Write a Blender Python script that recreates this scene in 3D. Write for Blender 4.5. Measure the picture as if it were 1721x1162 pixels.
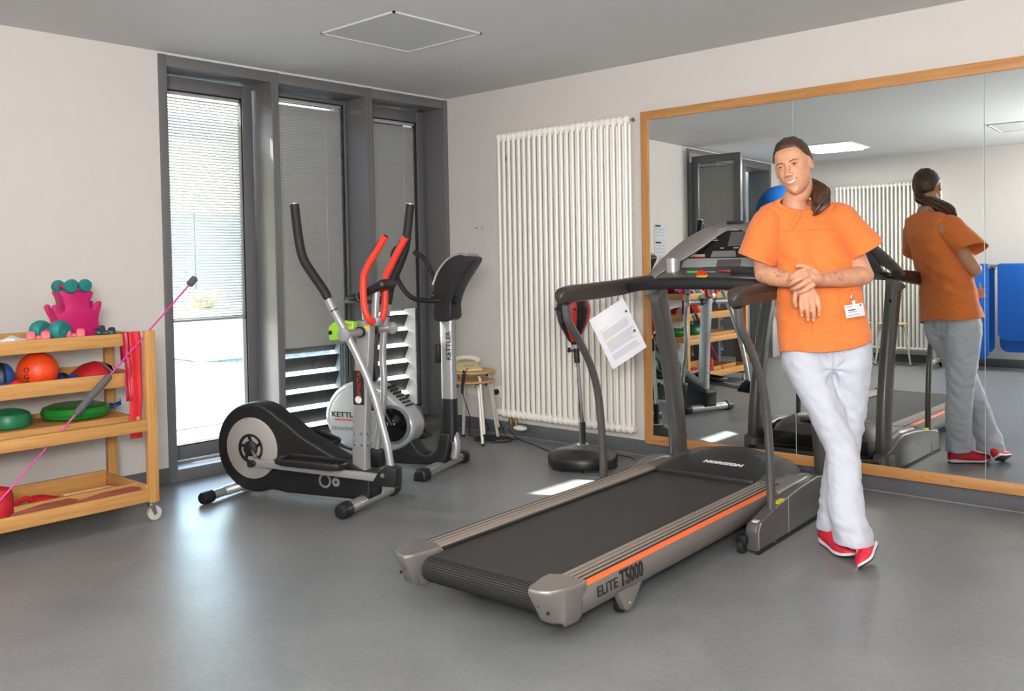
import bpy, bmesh, math, random
from math import sin, cos, pi, radians, sqrt, atan2, exp
from mathutils import Vector, Matrix, noise

random.seed(7)
for o in list(bpy.data.objects):
    bpy.data.objects.remove(o)
SC = bpy.context.scene
COL = SC.collection

# ------------------------------------------------------------------ camera
cam_data = bpy.data.cameras.new('camera')
cam = bpy.data.objects.new('camera', cam_data)
COL.objects.link(cam)
cam_data.sensor_width = 36.0
cam_data.lens = 36.0 * 1535.29 / 1721.0
cam_data.shift_y = -(581.0 - 480.55) / 1721.0
cam_data.clip_start = 0.05
_yaw, _pit, _rol = -0.7321, 0.0255, -0.0184
_f = Vector((sin(_yaw) * cos(_pit), cos(_yaw) * cos(_pit), -sin(_pit)))
_r = Vector((cos(_yaw), -sin(_yaw), 0))
_u = _r.cross(_f)
_r2 = cos(_rol) * _r + sin(_rol) * _u
_u2 = -sin(_rol) * _r + cos(_rol) * _u
cam.matrix_world = Matrix(((_r2.x, _u2.x, -_f.x, 5.22), (_r2.y, _u2.y, -_f.y, -5.0767),
                           (_r2.z, _u2.z, -_f.z, 1.2992), (0, 0, 0, 1)))
SC.camera = cam

# ------------------------------------------------------------------ light
SC.view_settings.view_transform = 'Standard'
SC.view_settings.look = 'None'
SC.view_settings.exposure = 0.0
SC.view_settings.gamma = 1.0
SC.view_settings.use_curve_mapping = False

world = bpy.data.worlds.new('sky')
SC.world = world
world.use_nodes = True
wn = world.node_tree
wn.nodes.clear()
w_out = wn.nodes.new('ShaderNodeOutputWorld')
w_bg = wn.nodes.new('ShaderNodeBackground')
w_sky = wn.nodes.new('ShaderNodeTexSky')
w_sky.sky_type = 'NISHITA'
w_sky.sun_disc = False
w_sky.sun_elevation = radians(45)
w_sky.sun_rotation = radians(244)
w_sky.air_density = 1.6
w_sky.dust_density = 2.0
w_bg.inputs['Strength'].default_value = 1.8
wn.links.new(w_sky.outputs[0], w_bg.inputs['Color'])
wn.links.new(w_bg.outputs[0], w_out.inputs['Surface'])

sun_data = bpy.data.lights.new('sun', 'SUN')
sun_data.energy = 42.0
sun_data.color = (1.0, 0.96, 0.9)
sun_data.angle = radians(0.55)
sun = bpy.data.objects.new('sun', sun_data)
COL.objects.link(sun)
sun.location = (-6, -5, 8)
sun.rotation_euler = Vector((2.25, 1.06, -2.4)).to_track_quat('-Z', 'Y').to_euler()


def area_light(name, loc, target, sx, sy, power, color=(1, 1, 1)):
    d = bpy.data.lights.new(name, 'AREA')
    d.shape = 'RECTANGLE'
    d.size, d.size_y = sx, sy
    d.energy = power
    d.color = color
    o = bpy.data.objects.new(name, d)
    COL.objects.link(o)
    o.location = loc
    o.rotation_euler = (Vector(target) - Vector(loc)).to_track_quat('-Z', 'Y').to_euler()
    return o


# added fill lamps out of view; only the last belongs to a lit panel
area_light('right_fill', (7.0, -6.0, 2.2), (2.2, -1.2, 0.9), 1.9, 1.5, 28, (1.0, 0.97, 0.93))  # invented soft source for the light arriving from the right
area_light('ceiling_fill', (5.5, -5.5, 1.7), (4.9, -4.8, 2.6), 0.8, 0.8, 285, (1.0, 0.99, 0.98))  # upward fill added to brighten the ceiling
area_light('overhead_light', (5.9, -2.9, 2.56), (5.9, -2.9, 0), 1.3, 1.3, 28, (1.0, 0.97, 0.93))  # added lamp, no ceiling panel is built here
area_light('overhead_light', (4.4, -6.0, 2.56), (4.4, -6.0, 0), 0.6, 0.6, 55, (1.0, 0.98, 0.94))  # added behind the camera, again without a panel
area_light('overhead_light', (1.22, -5.5, 2.57), (1.22, -5.5, 0), 0.55, 0.55, 40, (1.0, 0.98, 0.95))

# ------------------------------------------------------------------ materials


def _mat(name):
    m = bpy.data.materials.new(name)
    m.use_nodes = True
    nt = m.node_tree
    b = nt.nodes['Principled BSDF']
    return m, nt, b


def srgb(r, g, b):
    f = lambda c: (c / 12.92 if c <= 0.04045 else ((c + 0.055) / 1.055) ** 2.4)
    return (f(r / 255), f(g / 255), f(b / 255))


def mat(name, col, rough=0.5, metal=0.0, var=0.06, scale=30.0, bump=0.0, bscale=None, coat=0.0, stretch=None, spec=0.5,
        sheen=0.0, emit=None, estr=0.0, trans=0.0, sub=0.0):
    """procedural material: base colour varied by noise, optional noise bump"""
    m, nt, b = _mat(name)
    tc = nt.nodes.new('ShaderNodeTexCoord')
    mp = nt.nodes.new('ShaderNodeMapping')
    nt.links.new(tc.outputs['Object'], mp.inputs['Vector'])
    if stretch:
        mp.inputs['Scale'].default_value = stretch
    nz = nt.nodes.new('ShaderNodeTexNoise')
    nz.inputs['Scale'].default_value = scale
    nz.inputs['Detail'].default_value = 5
    nt.links.new(mp.outputs[0], nz.inputs['Vector'])
    mr = nt.nodes.new('ShaderNodeMapRange')
    mr.inputs['From Min'].default_value = 0.25
    mr.inputs['From Max'].default_value = 0.75
    mr.inputs['To Min'].default_value = 1.0 - var
    mr.inputs['To Max'].default_value = 1.0 + var
    nt.links.new(nz.outputs['Fac'], mr.inputs['Value'])
    mx = nt.nodes.new('ShaderNodeVectorMath')
    mx.operation = 'SCALE'
    mx.inputs[0].default_value = col[:3]
    nt.links.new(mr.outputs[0], mx.inputs['Scale'])
    nt.links.new(mx.outputs[0], b.inputs['Base Color'])
    b.inputs['Roughness'].default_value = rough
    b.inputs['Metallic'].default_value = metal
    b.inputs['Specular IOR Level'].default_value = spec
    b.inputs['Coat Weight'].default_value = coat
    b.inputs['Coat Roughness'].default_value = 0.1
    b.inputs['Sheen Weight'].default_value = sheen
    b.inputs['Transmission Weight'].default_value = trans
    if sub:
        b.inputs['Subsurface Weight'].default_value = sub
        b.inputs['Subsurface Radius'].default_value = (0.012, 0.004, 0.002)
        b.inputs['Subsurface Scale'].default_value = 1.0
    if bump:
        bp = nt.nodes.new('ShaderNodeBump')
        bp.inputs['Strength'].default_value = bump
        bp.inputs['Distance'].default_value = 0.004
        n2 = nt.nodes.new('ShaderNodeTexNoise')
        n2.inputs['Scale'].default_value = bscale or scale
        n2.inputs['Detail'].default_value = 4
        nt.links.new(mp.outputs[0], n2.inputs['Vector'])
        nt.links.new(n2.outputs['Fac'], bp.inputs['Height'])
        nt.links.new(bp.outputs[0], b.inputs['Normal'])
    if emit:
        b.inputs['Emission Color'].default_value = (*emit, 1)
        b.inputs['Emission Strength'].default_value = estr
    return m


def wood(name, c1, c2, axis=1, rough=0.42):
    m, nt, b = _mat(name)
    tc = nt.nodes.new('ShaderNodeTexCoord')
    mp = nt.nodes.new('ShaderNodeMapping')
    s = [46.0, 46.0, 46.0]
    s[axis] = 2.2
    mp.inputs['Scale'].default_value = s
    nt.links.new(tc.outputs['Object'], mp.inputs['Vector'])
    nz = nt.nodes.new('ShaderNodeTexNoise')
    nz.inputs['Scale'].default_value = 1.6
    nz.inputs['Detail'].default_value = 6
    nz.inputs['Distortion'].default_value = 0.6
    nt.links.new(mp.outputs[0], nz.inputs['Vector'])
    cr = nt.nodes.new('ShaderNodeValToRGB')
    cr.color_ramp.elements[0].color = (*c1, 1)
    cr.color_ramp.elements[1].color = (*c2, 1)
    cr.color_ramp.elements[0].position = 0.3
    cr.color_ramp.elements[1].position = 0.72
    nt.links.new(nz.outputs['Fac'], cr.inputs['Fac'])
    nt.links.new(cr.outputs[0], b.inputs['Base Color'])
    b.inputs['Roughness'].default_value = rough
    return m


def glass_mat():
    m, nt, b = _mat('window_glass')
    nt.nodes.remove(b)
    out = nt.nodes['Material Output']
    tr = nt.nodes.new('ShaderNodeBsdfTransparent')
    tr.inputs['Color'].default_value = (0.93, 0.97, 0.97, 1)
    gl = nt.nodes.new('ShaderNodeBsdfGlossy')
    gl.inputs['Roughness'].default_value = 0.02
    lw = nt.nodes.new('ShaderNodeLayerWeight')
    lw.inputs['Blend'].default_value = 0.5
    pw = nt.nodes.new('ShaderNodeMath')
    pw.operation = 'POWER'
    pw.inputs[1].default_value = 4.0
    nt.links.new(lw.outputs['Facing'], pw.inputs[0])
    fr = nt.nodes.new('ShaderNodeMath')
    fr.operation = 'MULTIPLY_ADD'
    fr.inputs[1].default_value = 0.6
    fr.inputs[2].default_value = 0.035
    nt.links.new(pw.outputs[0], fr.inputs[0])
    mx = nt.nodes.new('ShaderNodeMixShader')
    nt.links.new(fr.outputs[0], mx.inputs[0])
    nt.links.new(tr.outputs[0], mx.inputs[1])
    nt.links.new(gl.outputs[0], mx.inputs[2])
    nt.links.new(mx.outputs[0], out.inputs['Surface'])
    return m


def floor_mat():
    m, nt, b = _mat('grey_linoleum')
    tc = nt.nodes.new('ShaderNodeTexCoord')
    n1 = nt.nodes.new('ShaderNodeTexNoise'); n1.inputs['Scale'].default_value = 2.2; n1.inputs['Detail'].default_value = 6
    n1.inputs['Distortion'].default_value = 1.2
    n2 = nt.nodes.new('ShaderNodeTexNoise'); n2.inputs['Scale'].default_value = 38; n2.inputs['Detail'].default_value = 8
    n2.inputs['Roughness'].default_value = 0.7
    for n in (n1, n2):
        nt.links.new(tc.outputs['Object'], n.inputs['Vector'])
    ad = nt.nodes.new('ShaderNodeMix'); ad.data_type = 'FLOAT'; ad.inputs['Factor'].default_value = 0.55
    nt.links.new(n1.outputs['Fac'], ad.inputs['A']); nt.links.new(n2.outputs['Fac'], ad.inputs['B'])
    cr = nt.nodes.new('ShaderNodeValToRGB')
    cr.color_ramp.elements[0].position = 0.34; cr.color_ramp.elements[0].color = (*srgb(108, 109, 110), 1)
    cr.color_ramp.elements[1].position = 0.68; cr.color_ramp.elements[1].color = (*srgb(132, 133, 133), 1)
    nt.links.new(ad.outputs['Result'], cr.inputs['Fac'])
    nt.links.new(cr.outputs[0], b.inputs['Base Color'])
    b.inputs['Roughness'].default_value = 0.33
    b.inputs['Specular IOR Level'].default_value = 0.45
    mr = nt.nodes.new('ShaderNodeMapRange')
    mr.inputs['To Min'].default_value = 0.27; mr.inputs['To Max'].default_value = 0.42
    nt.links.new(n1.outputs['Fac'], mr.inputs['Value']); nt.links.new(mr.outputs[0], b.inputs['Roughness'])
    bp = nt.nodes.new('ShaderNodeBump'); bp.inputs['Strength'].default_value = 0.05; bp.inputs['Distance'].default_value = 0.002
    nt.links.new(n2.outputs['Fac'], bp.inputs['Height']); nt.links.new(bp.outputs[0], b.inputs['Normal'])
    return m


def skin_mat(name, tattoos):
    """skin; tattoos = list of (centre xyz in object space, radius): dark line work inside those spheres"""
    m, nt, b = _mat(name)
    tc = nt.nodes.new('ShaderNodeTexCoord')
    nz = nt.nodes.new('ShaderNodeTexNoise'); nz.inputs['Scale'].default_value = 26; nz.inputs['Detail'].default_value = 4
    nt.links.new(tc.outputs['Object'], nz.inputs['Vector'])
    cr = nt.nodes.new('ShaderNodeValToRGB')
    cr.color_ramp.elements[0].position = 0.3; cr.color_ramp.elements[0].color = (*srgb(196, 138, 108), 1)
    cr.color_ramp.elements[1].position = 0.75; cr.color_ramp.elements[1].color = (*srgb(212, 156, 124), 1)
    nt.links.new(nz.outputs['Fac'], cr.inputs['Fac'])
    last = cr.outputs[0]
    if tattoos:
        vo = nt.nodes.new('ShaderNodeTexVoronoi'); vo.feature = 'DISTANCE_TO_EDGE'; vo.inputs['Scale'].default_value = 105
        n3 = nt.nodes.new('ShaderNodeTexNoise'); n3.inputs['Scale'].default_value = 75; n3.inputs['Detail'].default_value = 2
        nt.links.new(tc.outputs['Object'], n3.inputs['Vector'])
        nt.links.new(tc.outputs['Object'], vo.inputs['Vector'])
        ln = nt.nodes.new('ShaderNodeMath'); ln.operation = 'LESS_THAN'; ln.inputs[1].default_value = 0.085
        nt.links.new(vo.outputs['Distance'], ln.inputs[0])
        gt = nt.nodes.new('ShaderNodeMath'); gt.operation = 'GREATER_THAN'; gt.inputs[1].default_value = 0.5
        nt.links.new(n3.outputs['Fac'], gt.inputs[0])
        m1 = nt.nodes.new('ShaderNodeMath'); m1.operation = 'MULTIPLY'
        nt.links.new(ln.outputs[0], m1.inputs[0]); nt.links.new(gt.outputs[0], m1.inputs[1])
        tot = None
        for c, r in tattoos:
            d = nt.nodes.new('ShaderNodeVectorMath'); d.operation = 'DISTANCE'; d.inputs[1].default_value = c
            nt.links.new(tc.outputs['Object'], d.inputs[0])
            l = nt.nodes.new('ShaderNodeMath'); l.operation = 'LESS_THAN'; l.inputs[1].default_value = r
            nt.links.new(d.outputs['Value'], l.inputs[0])
            if tot is None:
                tot = l
            else:
                a = nt.nodes.new('ShaderNodeMath'); a.operation = 'MAXIMUM'
                nt.links.new(tot.outputs[0], a.inputs[0]); nt.links.new(l.outputs[0], a.inputs[1]); tot = a
        m2 = nt.nodes.new('ShaderNodeMath'); m2.operation = 'MULTIPLY'
        nt.links.new(m1.outputs[0], m2.inputs[0]); nt.links.new(tot.outputs[0], m2.inputs[1])
        m3 = nt.nodes.new('ShaderNodeMath'); m3.operation = 'MULTIPLY'; m3.inputs[1].default_value = 0.75
        nt.links.new(m2.outputs[0], m3.inputs[0])
        mx = nt.nodes.new('ShaderNodeMix'); mx.data_type = 'RGBA'
        nt.links.new(m3.outputs[0], mx.inputs['Factor']); nt.links.new(last, mx.inputs['A'])
        mx.inputs['B'].default_value = (*srgb(70, 62, 62), 1)
        last = mx.outputs['Result']
    nt.links.new(last, b.inputs['Base Color'])
    b.inputs['Roughness'].default_value = 0.5
    b.inputs['Specular IOR Level'].default_value = 0.4
    b.inputs['Subsurface Weight'].default_value = 0.05
    b.inputs['Subsurface Radius'].default_value = (0.010, 0.004, 0.002)
    b.inputs['Subsurface Scale'].default_value = 0.6
    return m


def gravel_mat():
    m, nt, b = _mat('gravel')
    tc = nt.nodes.new('ShaderNodeTexCoord')
    vo = nt.nodes.new('ShaderNodeTexVoronoi'); vo.inputs['Scale'].default_value = 26
    nt.links.new(tc.outputs['Object'], vo.inputs['Vector'])
    sp = nt.nodes.new('ShaderNodeSeparateColor')
    nt.links.new(vo.outputs['Color'], sp.inputs[0])
    cr = nt.nodes.new('ShaderNodeValToRGB')
    e = cr.color_ramp.elements
    e[0].position = 0.0; e[0].color = (0.016, 0.016, 0.017, 1)
    e[1].position = 0.30; e[1].color = (0.10, 0.098, 0.094, 1)
    x = cr.color_ramp.elements.new(0.42); x.color = (0.26, 0.255, 0.245, 1)
    nt.links.new(sp.outputs[0], cr.inputs['Fac'])
    nt.links.new(cr.outputs[0], b.inputs['Base Color'])
    b.inputs['Roughness'].default_value = 0.9
    return m


M = {}
M['wall'] = mat('wall_paint', srgb(212, 206, 200), 0.85, var=0.015, scale=8, bump=0.08, bscale=160)
M['ceiling'] = mat('ceiling_paint', srgb(206, 206, 206), 0.7, var=0.01, scale=6, bump=0.05, bscale=140)
M['floor'] = floor_mat()
M['baseboard'] = mat('baseboard_grey', srgb(92, 92, 95), 0.5, var=0.1, scale=40)
M['frame'] = mat('window_frame_grey', srgb(116, 115, 116), 0.38, metal=0.25, var=0.03, scale=90)
M['sash'] = mat('sash_grey', srgb(112, 111, 114), 0.38, metal=0.25, var=0.03, scale=90)
M['gasket'] = mat('gasket_black', srgb(18, 18, 20), 0.6)
M['glass'] = glass_mat()
M['slat'] = mat('blind_slat', srgb(172, 171, 167), 0.45, metal=0.2, var=0.03, scale=20)
M['cord'] = mat('blind_cord', srgb(205, 208, 210), 0.6)
M['louvre'] = mat('louvre_grey', srgb(56, 54, 56), 0.5, var=0.06, scale=12)
M['louvre_post'] = mat('louvre_post_grey', srgb(112, 122, 130), 0.45, var=0.04, scale=12)
M['beech'] = wood('beech', srgb(178, 122, 68), srgb(200, 146, 90), 1)
M['beech_z'] = wood('beech_upright', srgb(178, 122, 68), srgb(200, 146, 90), 2)
M['beech_x'] = wood('beech_cross', srgb(178, 122, 68), srgb(200, 146, 90), 0)
M['oak'] = wood('trolley_beech', srgb(186, 132, 72), srgb(206, 156, 94), 1)
M['oak_z'] = wood('trolley_beech_upright', srgb(186, 132, 72), srgb(206, 156, 94), 2)
M['oak_x'] = wood('trolley_beech_cross', srgb(186, 132, 72), srgb(206, 156, 94), 0)
M['ply'] = wood('stool_ply', srgb(206, 158, 104), srgb(226, 184, 130), 0)
M['rad'] = mat('radiator_white', srgb(250, 246, 238), 0.3, var=0.015, scale=14)
M['brass'] = mat('brass', srgb(176, 146, 92), 0.3, metal=0.9)
M['white_plastic'] = mat('white_plastic', srgb(232, 230, 224), 0.4, var=0.02)
M['black_plastic'] = mat('black_plastic', srgb(26, 26, 28), 0.42, var=0.1, scale=60)
M['black_gloss'] = mat('black_gloss', srgb(16, 16, 18), 0.16, var=0.1)
M['black_rubber'] = mat('black_rubber', srgb(22, 22, 23), 0.7, var=0.15, scale=90)
M['foam'] = mat('black_foam', srgb(24, 23, 24), 0.62, var=0.12, scale=120, bump=0.3, bscale=300)
M['silver'] = mat('silver_paint', srgb(176, 177, 178), 0.34, metal=0.55, var=0.02, scale=160)
M['silver_disc'] = mat('silver_disc', srgb(176, 171, 166), 0.42, metal=0.35, var=0.03, scale=200)
M['chrome'] = mat('chrome', srgb(205, 206, 208), 0.12, metal=1.0, var=0.01)
M['steel'] = mat('steel_tube', srgb(190, 192, 196), 0.25, metal=0.85, var=0.02)
M['red_grip'] = mat('red_grip', srgb(226, 58, 38), 0.5, var=0.06, scale=50, bump=0.15, bscale=200)
M['lime'] = mat('lime_plastic', srgb(148, 206, 60), 0.45, var=0.04)
M['bike_silver'] = mat('bike_silver', srgb(186, 190, 194), 0.26, metal=0.4, var=0.015, coat=0.4)
M['bike_dark'] = mat('bike_dark_grey', srgb(112, 116, 120), 0.35, metal=0.3)
M['tm_grey'] = mat('treadmill_grey', srgb(122, 116, 111), 0.4, metal=0.25, var=0.04, scale=220)
M['tm_dark'] = mat('treadmill_dark_grey', srgb(88, 85, 83), 0.4, metal=0.25, var=0.04, scale=220)
M['tm_tube'] = mat('treadmill_tube', srgb(104, 101, 99), 0.3, metal=0.55, var=0.05, scale=260)
M['tm_bronze'] = mat('rail_bronze', srgb(168, 152, 140), 0.42, metal=0.4, var=0.03, scale=120)
M['tm_groove'] = mat('rail_groove', srgb(40, 32, 30), 0.7)
M['tm_cap'] = mat('treadmill_cap', srgb(134, 128, 123), 0.34, metal=0.5, var=0.03, scale=200)
M['tm_silver'] = mat('console_silver', srgb(178, 178, 176), 0.32, metal=0.5)
M['tm_pale'] = mat('console_pale_grey', srgb(156, 158, 158), 0.42, metal=0.2)
M['belt'] = mat('belt_black', srgb(52, 48, 46), 0.55, var=0.16, scale=240, bump=0.35, bscale=420)
M['hood'] = mat('hood_black', srgb(30, 29, 30), 0.42, var=0.25, scale=14)
M['orange_line'] = mat('orange_line', srgb(236, 104, 50), 0.4)
M['arm_brown'] = mat('arm_pad_dark', srgb(58, 52, 49), 0.38, var=0.06, scale=80)
M['screen'] = mat('dark_screen', srgb(20, 18, 18), 0.12, var=0.2)
M['ink'] = mat('black_ink', srgb(30, 29, 30), 0.5)
M['ink_grey'] = mat('grey_ink', srgb(110, 110, 112), 0.6)
M['ink_white'] = mat('white_ink', srgb(225, 225, 222), 0.5)
M['ink_red'] = mat('red_ink', srgb(205, 40, 44), 0.5)
M['ink_yellow'] = mat('yellow_ink', srgb(228, 196, 70), 0.5)
M['paper'] = mat('paper_white', srgb(208, 208, 213), 0.35, var=0.02, scale=5)
M['string'] = mat('white_string', srgb(228, 222, 212), 0.8)
M['green_btn'] = mat('green_button', srgb(86, 178, 62), 0.4)
M['red_btn'] = mat('red_button', srgb(196, 52, 38), 0.4)
M['safety_red'] = mat('safety_red', srgb(214, 34, 30), 0.35)
M['yellow'] = mat('yellow_plastic', srgb(222, 206, 40), 0.5)
M['ball_red'] = mat('punch_red', srgb(200, 34, 36), 0.42, var=0.06, bump=0.1, bscale=100)
M['magenta'] = mat('magenta_plastic', srgb(186, 18, 96), 0.45, var=0.05)
M['pink_rod'] = mat('pink_rod', srgb(206, 44, 140), 0.35)
M['teal'] = mat('teal_vinyl', srgb(22, 120, 118), 0.5, var=0.08, bump=0.12, bscale=160)
M['dark_teal'] = mat('dark_teal_vinyl', srgb(22, 58, 62), 0.3, var=0.08)
M['rose'] = mat('rose_vinyl', srgb(224, 110, 118), 0.5, var=0.06, bump=0.12, bscale=160)
M['orange_ball'] = mat('orange_ball', srgb(226, 70, 22), 0.4, var=0.06, bump=0.25, bscale=120)
M['green_cush'] = mat('green_cushion', srgb(24, 112, 70), 0.4, var=0.05)
M['green_ring'] = mat('green_ring', srgb(26, 128, 44), 0.28, var=0.05)
M['blue_vinyl'] = mat('blue_vinyl', srgb(20, 70, 140), 0.4, var=0.08)
M['red_cloth'] = mat('red_cloth', srgb(188, 22, 36), 0.65, var=0.08, bump=0.2, bscale=90)
M['latex_red'] = mat('red_latex', srgb(206, 38, 46), 0.45, var=0.06, scale=12)
M['latex_crimson'] = mat('crimson_latex', srgb(176, 24, 62), 0.45, var=0.06, scale=12)
M['dark_wood'] = wood('dark_wood', srgb(112, 52, 34), srgb(150, 78, 54), 1)
M['grey_foam'] = mat('grey_foam', srgb(88, 88, 90), 0.8, var=0.05, bump=0.2, bscale=260)
M['mat_blue'] = mat('mat_blue', srgb(16, 96, 192), 0.6, var=0.03, bump=0.1, bscale=200)
M['ball_blue'] = mat('gym_ball_blue', srgb(16, 84, 158), 0.35)
M['stool_leg'] = mat('stool_leg', srgb(206, 200, 190), 0.35, metal=0.15)
M['phone'] = mat('phone_beige', srgb(222, 200, 150), 0.4)
M['phone_white'] = mat('phone_handset', srgb(226, 222, 208), 0.35)
M['mirror'] = mat('mirror_silver', (0.86, 0.9, 0.885), 0.0, metal=1.0, var=0.0)
_nt = M['mirror'].node_tree          # the panes are not quite true to the wall: a small constant tilt of the silvering
_cn = _nt.nodes.new('ShaderNodeCombineXYZ')
for _i, _v in enumerate((sin(0.029), -cos(0.029), 0.003)):
    _cn.inputs[_i].default_value = _v
_vt = _nt.nodes.new('ShaderNodeVectorTransform')
_vt.vector_type = 'NORMAL'; _vt.convert_from = 'OBJECT'; _vt.convert_to = 'WORLD'
_nt.links.new(_cn.outputs[0], _vt.inputs[0])
_nt.links.new(_vt.outputs[0], _nt.nodes['Principled BSDF'].inputs['Normal'])
M['caulk'] = mat('caulk_line', srgb(138, 134, 126), 0.7)
M['mirror_edge'] = mat('mirror_edge', srgb(196, 206, 200), 0.3)
M['gravel'] = gravel_mat()
M['paver'] = mat('paver_concrete', srgb(176, 174, 170), 0.85, var=0.06, scale=20)
M['planter'] = mat('planter_white', srgb(228, 226, 222), 0.7, var=0.03)
M['facade'] = mat('facade_grey_blue', srgb(168, 180, 192), 0.7, var=0.04, scale=3)
M['dry_grass'] = mat('dry_grass', srgb(206, 182, 140), 0.8, var=0.2)
M['lamp_off'] = mat('diffuser_off', srgb(196, 197, 196), 0.35, var=0.02, scale=3)
M['lamp_on'] = mat('diffuser_on', srgb(250, 250, 248), 0.4, var=0.0, emit=(1.0, 0.99, 0.97), estr=3.2)
M['lamp_frame'] = mat('lamp_frame', srgb(206, 205, 202), 0.5, var=0.01)
M['tunic'] = mat('orange_cotton', srgb(228, 120, 52), 0.8, var=0.05, scale=60, bump=0.25, bscale=500, sheen=0.15)
M['trousers'] = mat('white_cotton', srgb(192, 194, 204), 0.8, var=0.02, scale=40, bump=0.07, bscale=400, sheen=0.1)
M['hair'] = mat('brown_hair', srgb(70, 46, 33), 0.45, var=0.35, scale=40)
M['brow'] = mat('brow_brown', srgb(84, 54, 40), 0.7)
M['lip'] = mat('lip', srgb(186, 108, 92), 0.45)
M['teeth'] = mat('teeth', srgb(222, 214, 200), 0.3)
M['mouth_dark'] = mat('mouth_dark', srgb(92, 44, 42), 0.6)
M['eye_white'] = mat('eye_white', srgb(186, 176, 168), 0.3)  # darkened to carry the shade over the eyes
M['iris'] = mat('iris_brown', srgb(58, 40, 30), 0.15)
M['nail'] = mat('nail', srgb(232, 176, 158), 0.3)
M['shoe_red'] = mat('shoe_red', srgb(220, 36, 62), 0.6, var=0.12, scale=160, bump=0.25, bscale=320)
M['shoe_sole'] = mat('shoe_sole_white', srgb(228, 224, 222), 0.55)
M['shoe_black'] = mat('shoe_outsole', srgb(34, 33, 36), 0.6)
M['lace'] = mat('lace', srgb(240, 190, 180), 0.7)

# ------------------------------------------------------------------ geometry helpers


def catmull(pts, n=8, closed=False):
    P = [Vector(p) for p in pts]
    if len(P) < 3 and not closed:
        return P
    out = []
    L = len(P)
    rng = range(L) if closed else range(L - 1)
    for i in rng:
        p0 = P[(i - 1) % L] if (closed or i > 0) else P[0] * 2 - P[1]
        p1 = P[i]
        p2 = P[(i + 1) % L]
        p3 = P[(i + 2) % L] if (closed or i + 2 < L) else P[-1] * 2 - P[-2]
        for k in range(n):
            t = k / n
            out.append(0.5 * ((2 * p1) + (p2 - p0) * t + (2 * p0 - 5 * p1 + 4 * p2 - p3) * t * t
                              + (3 * p1 - p0 - 3 * p2 + p3) * t ** 3))
    if not closed:
        out.append(P[-1].copy())
    return out


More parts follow.
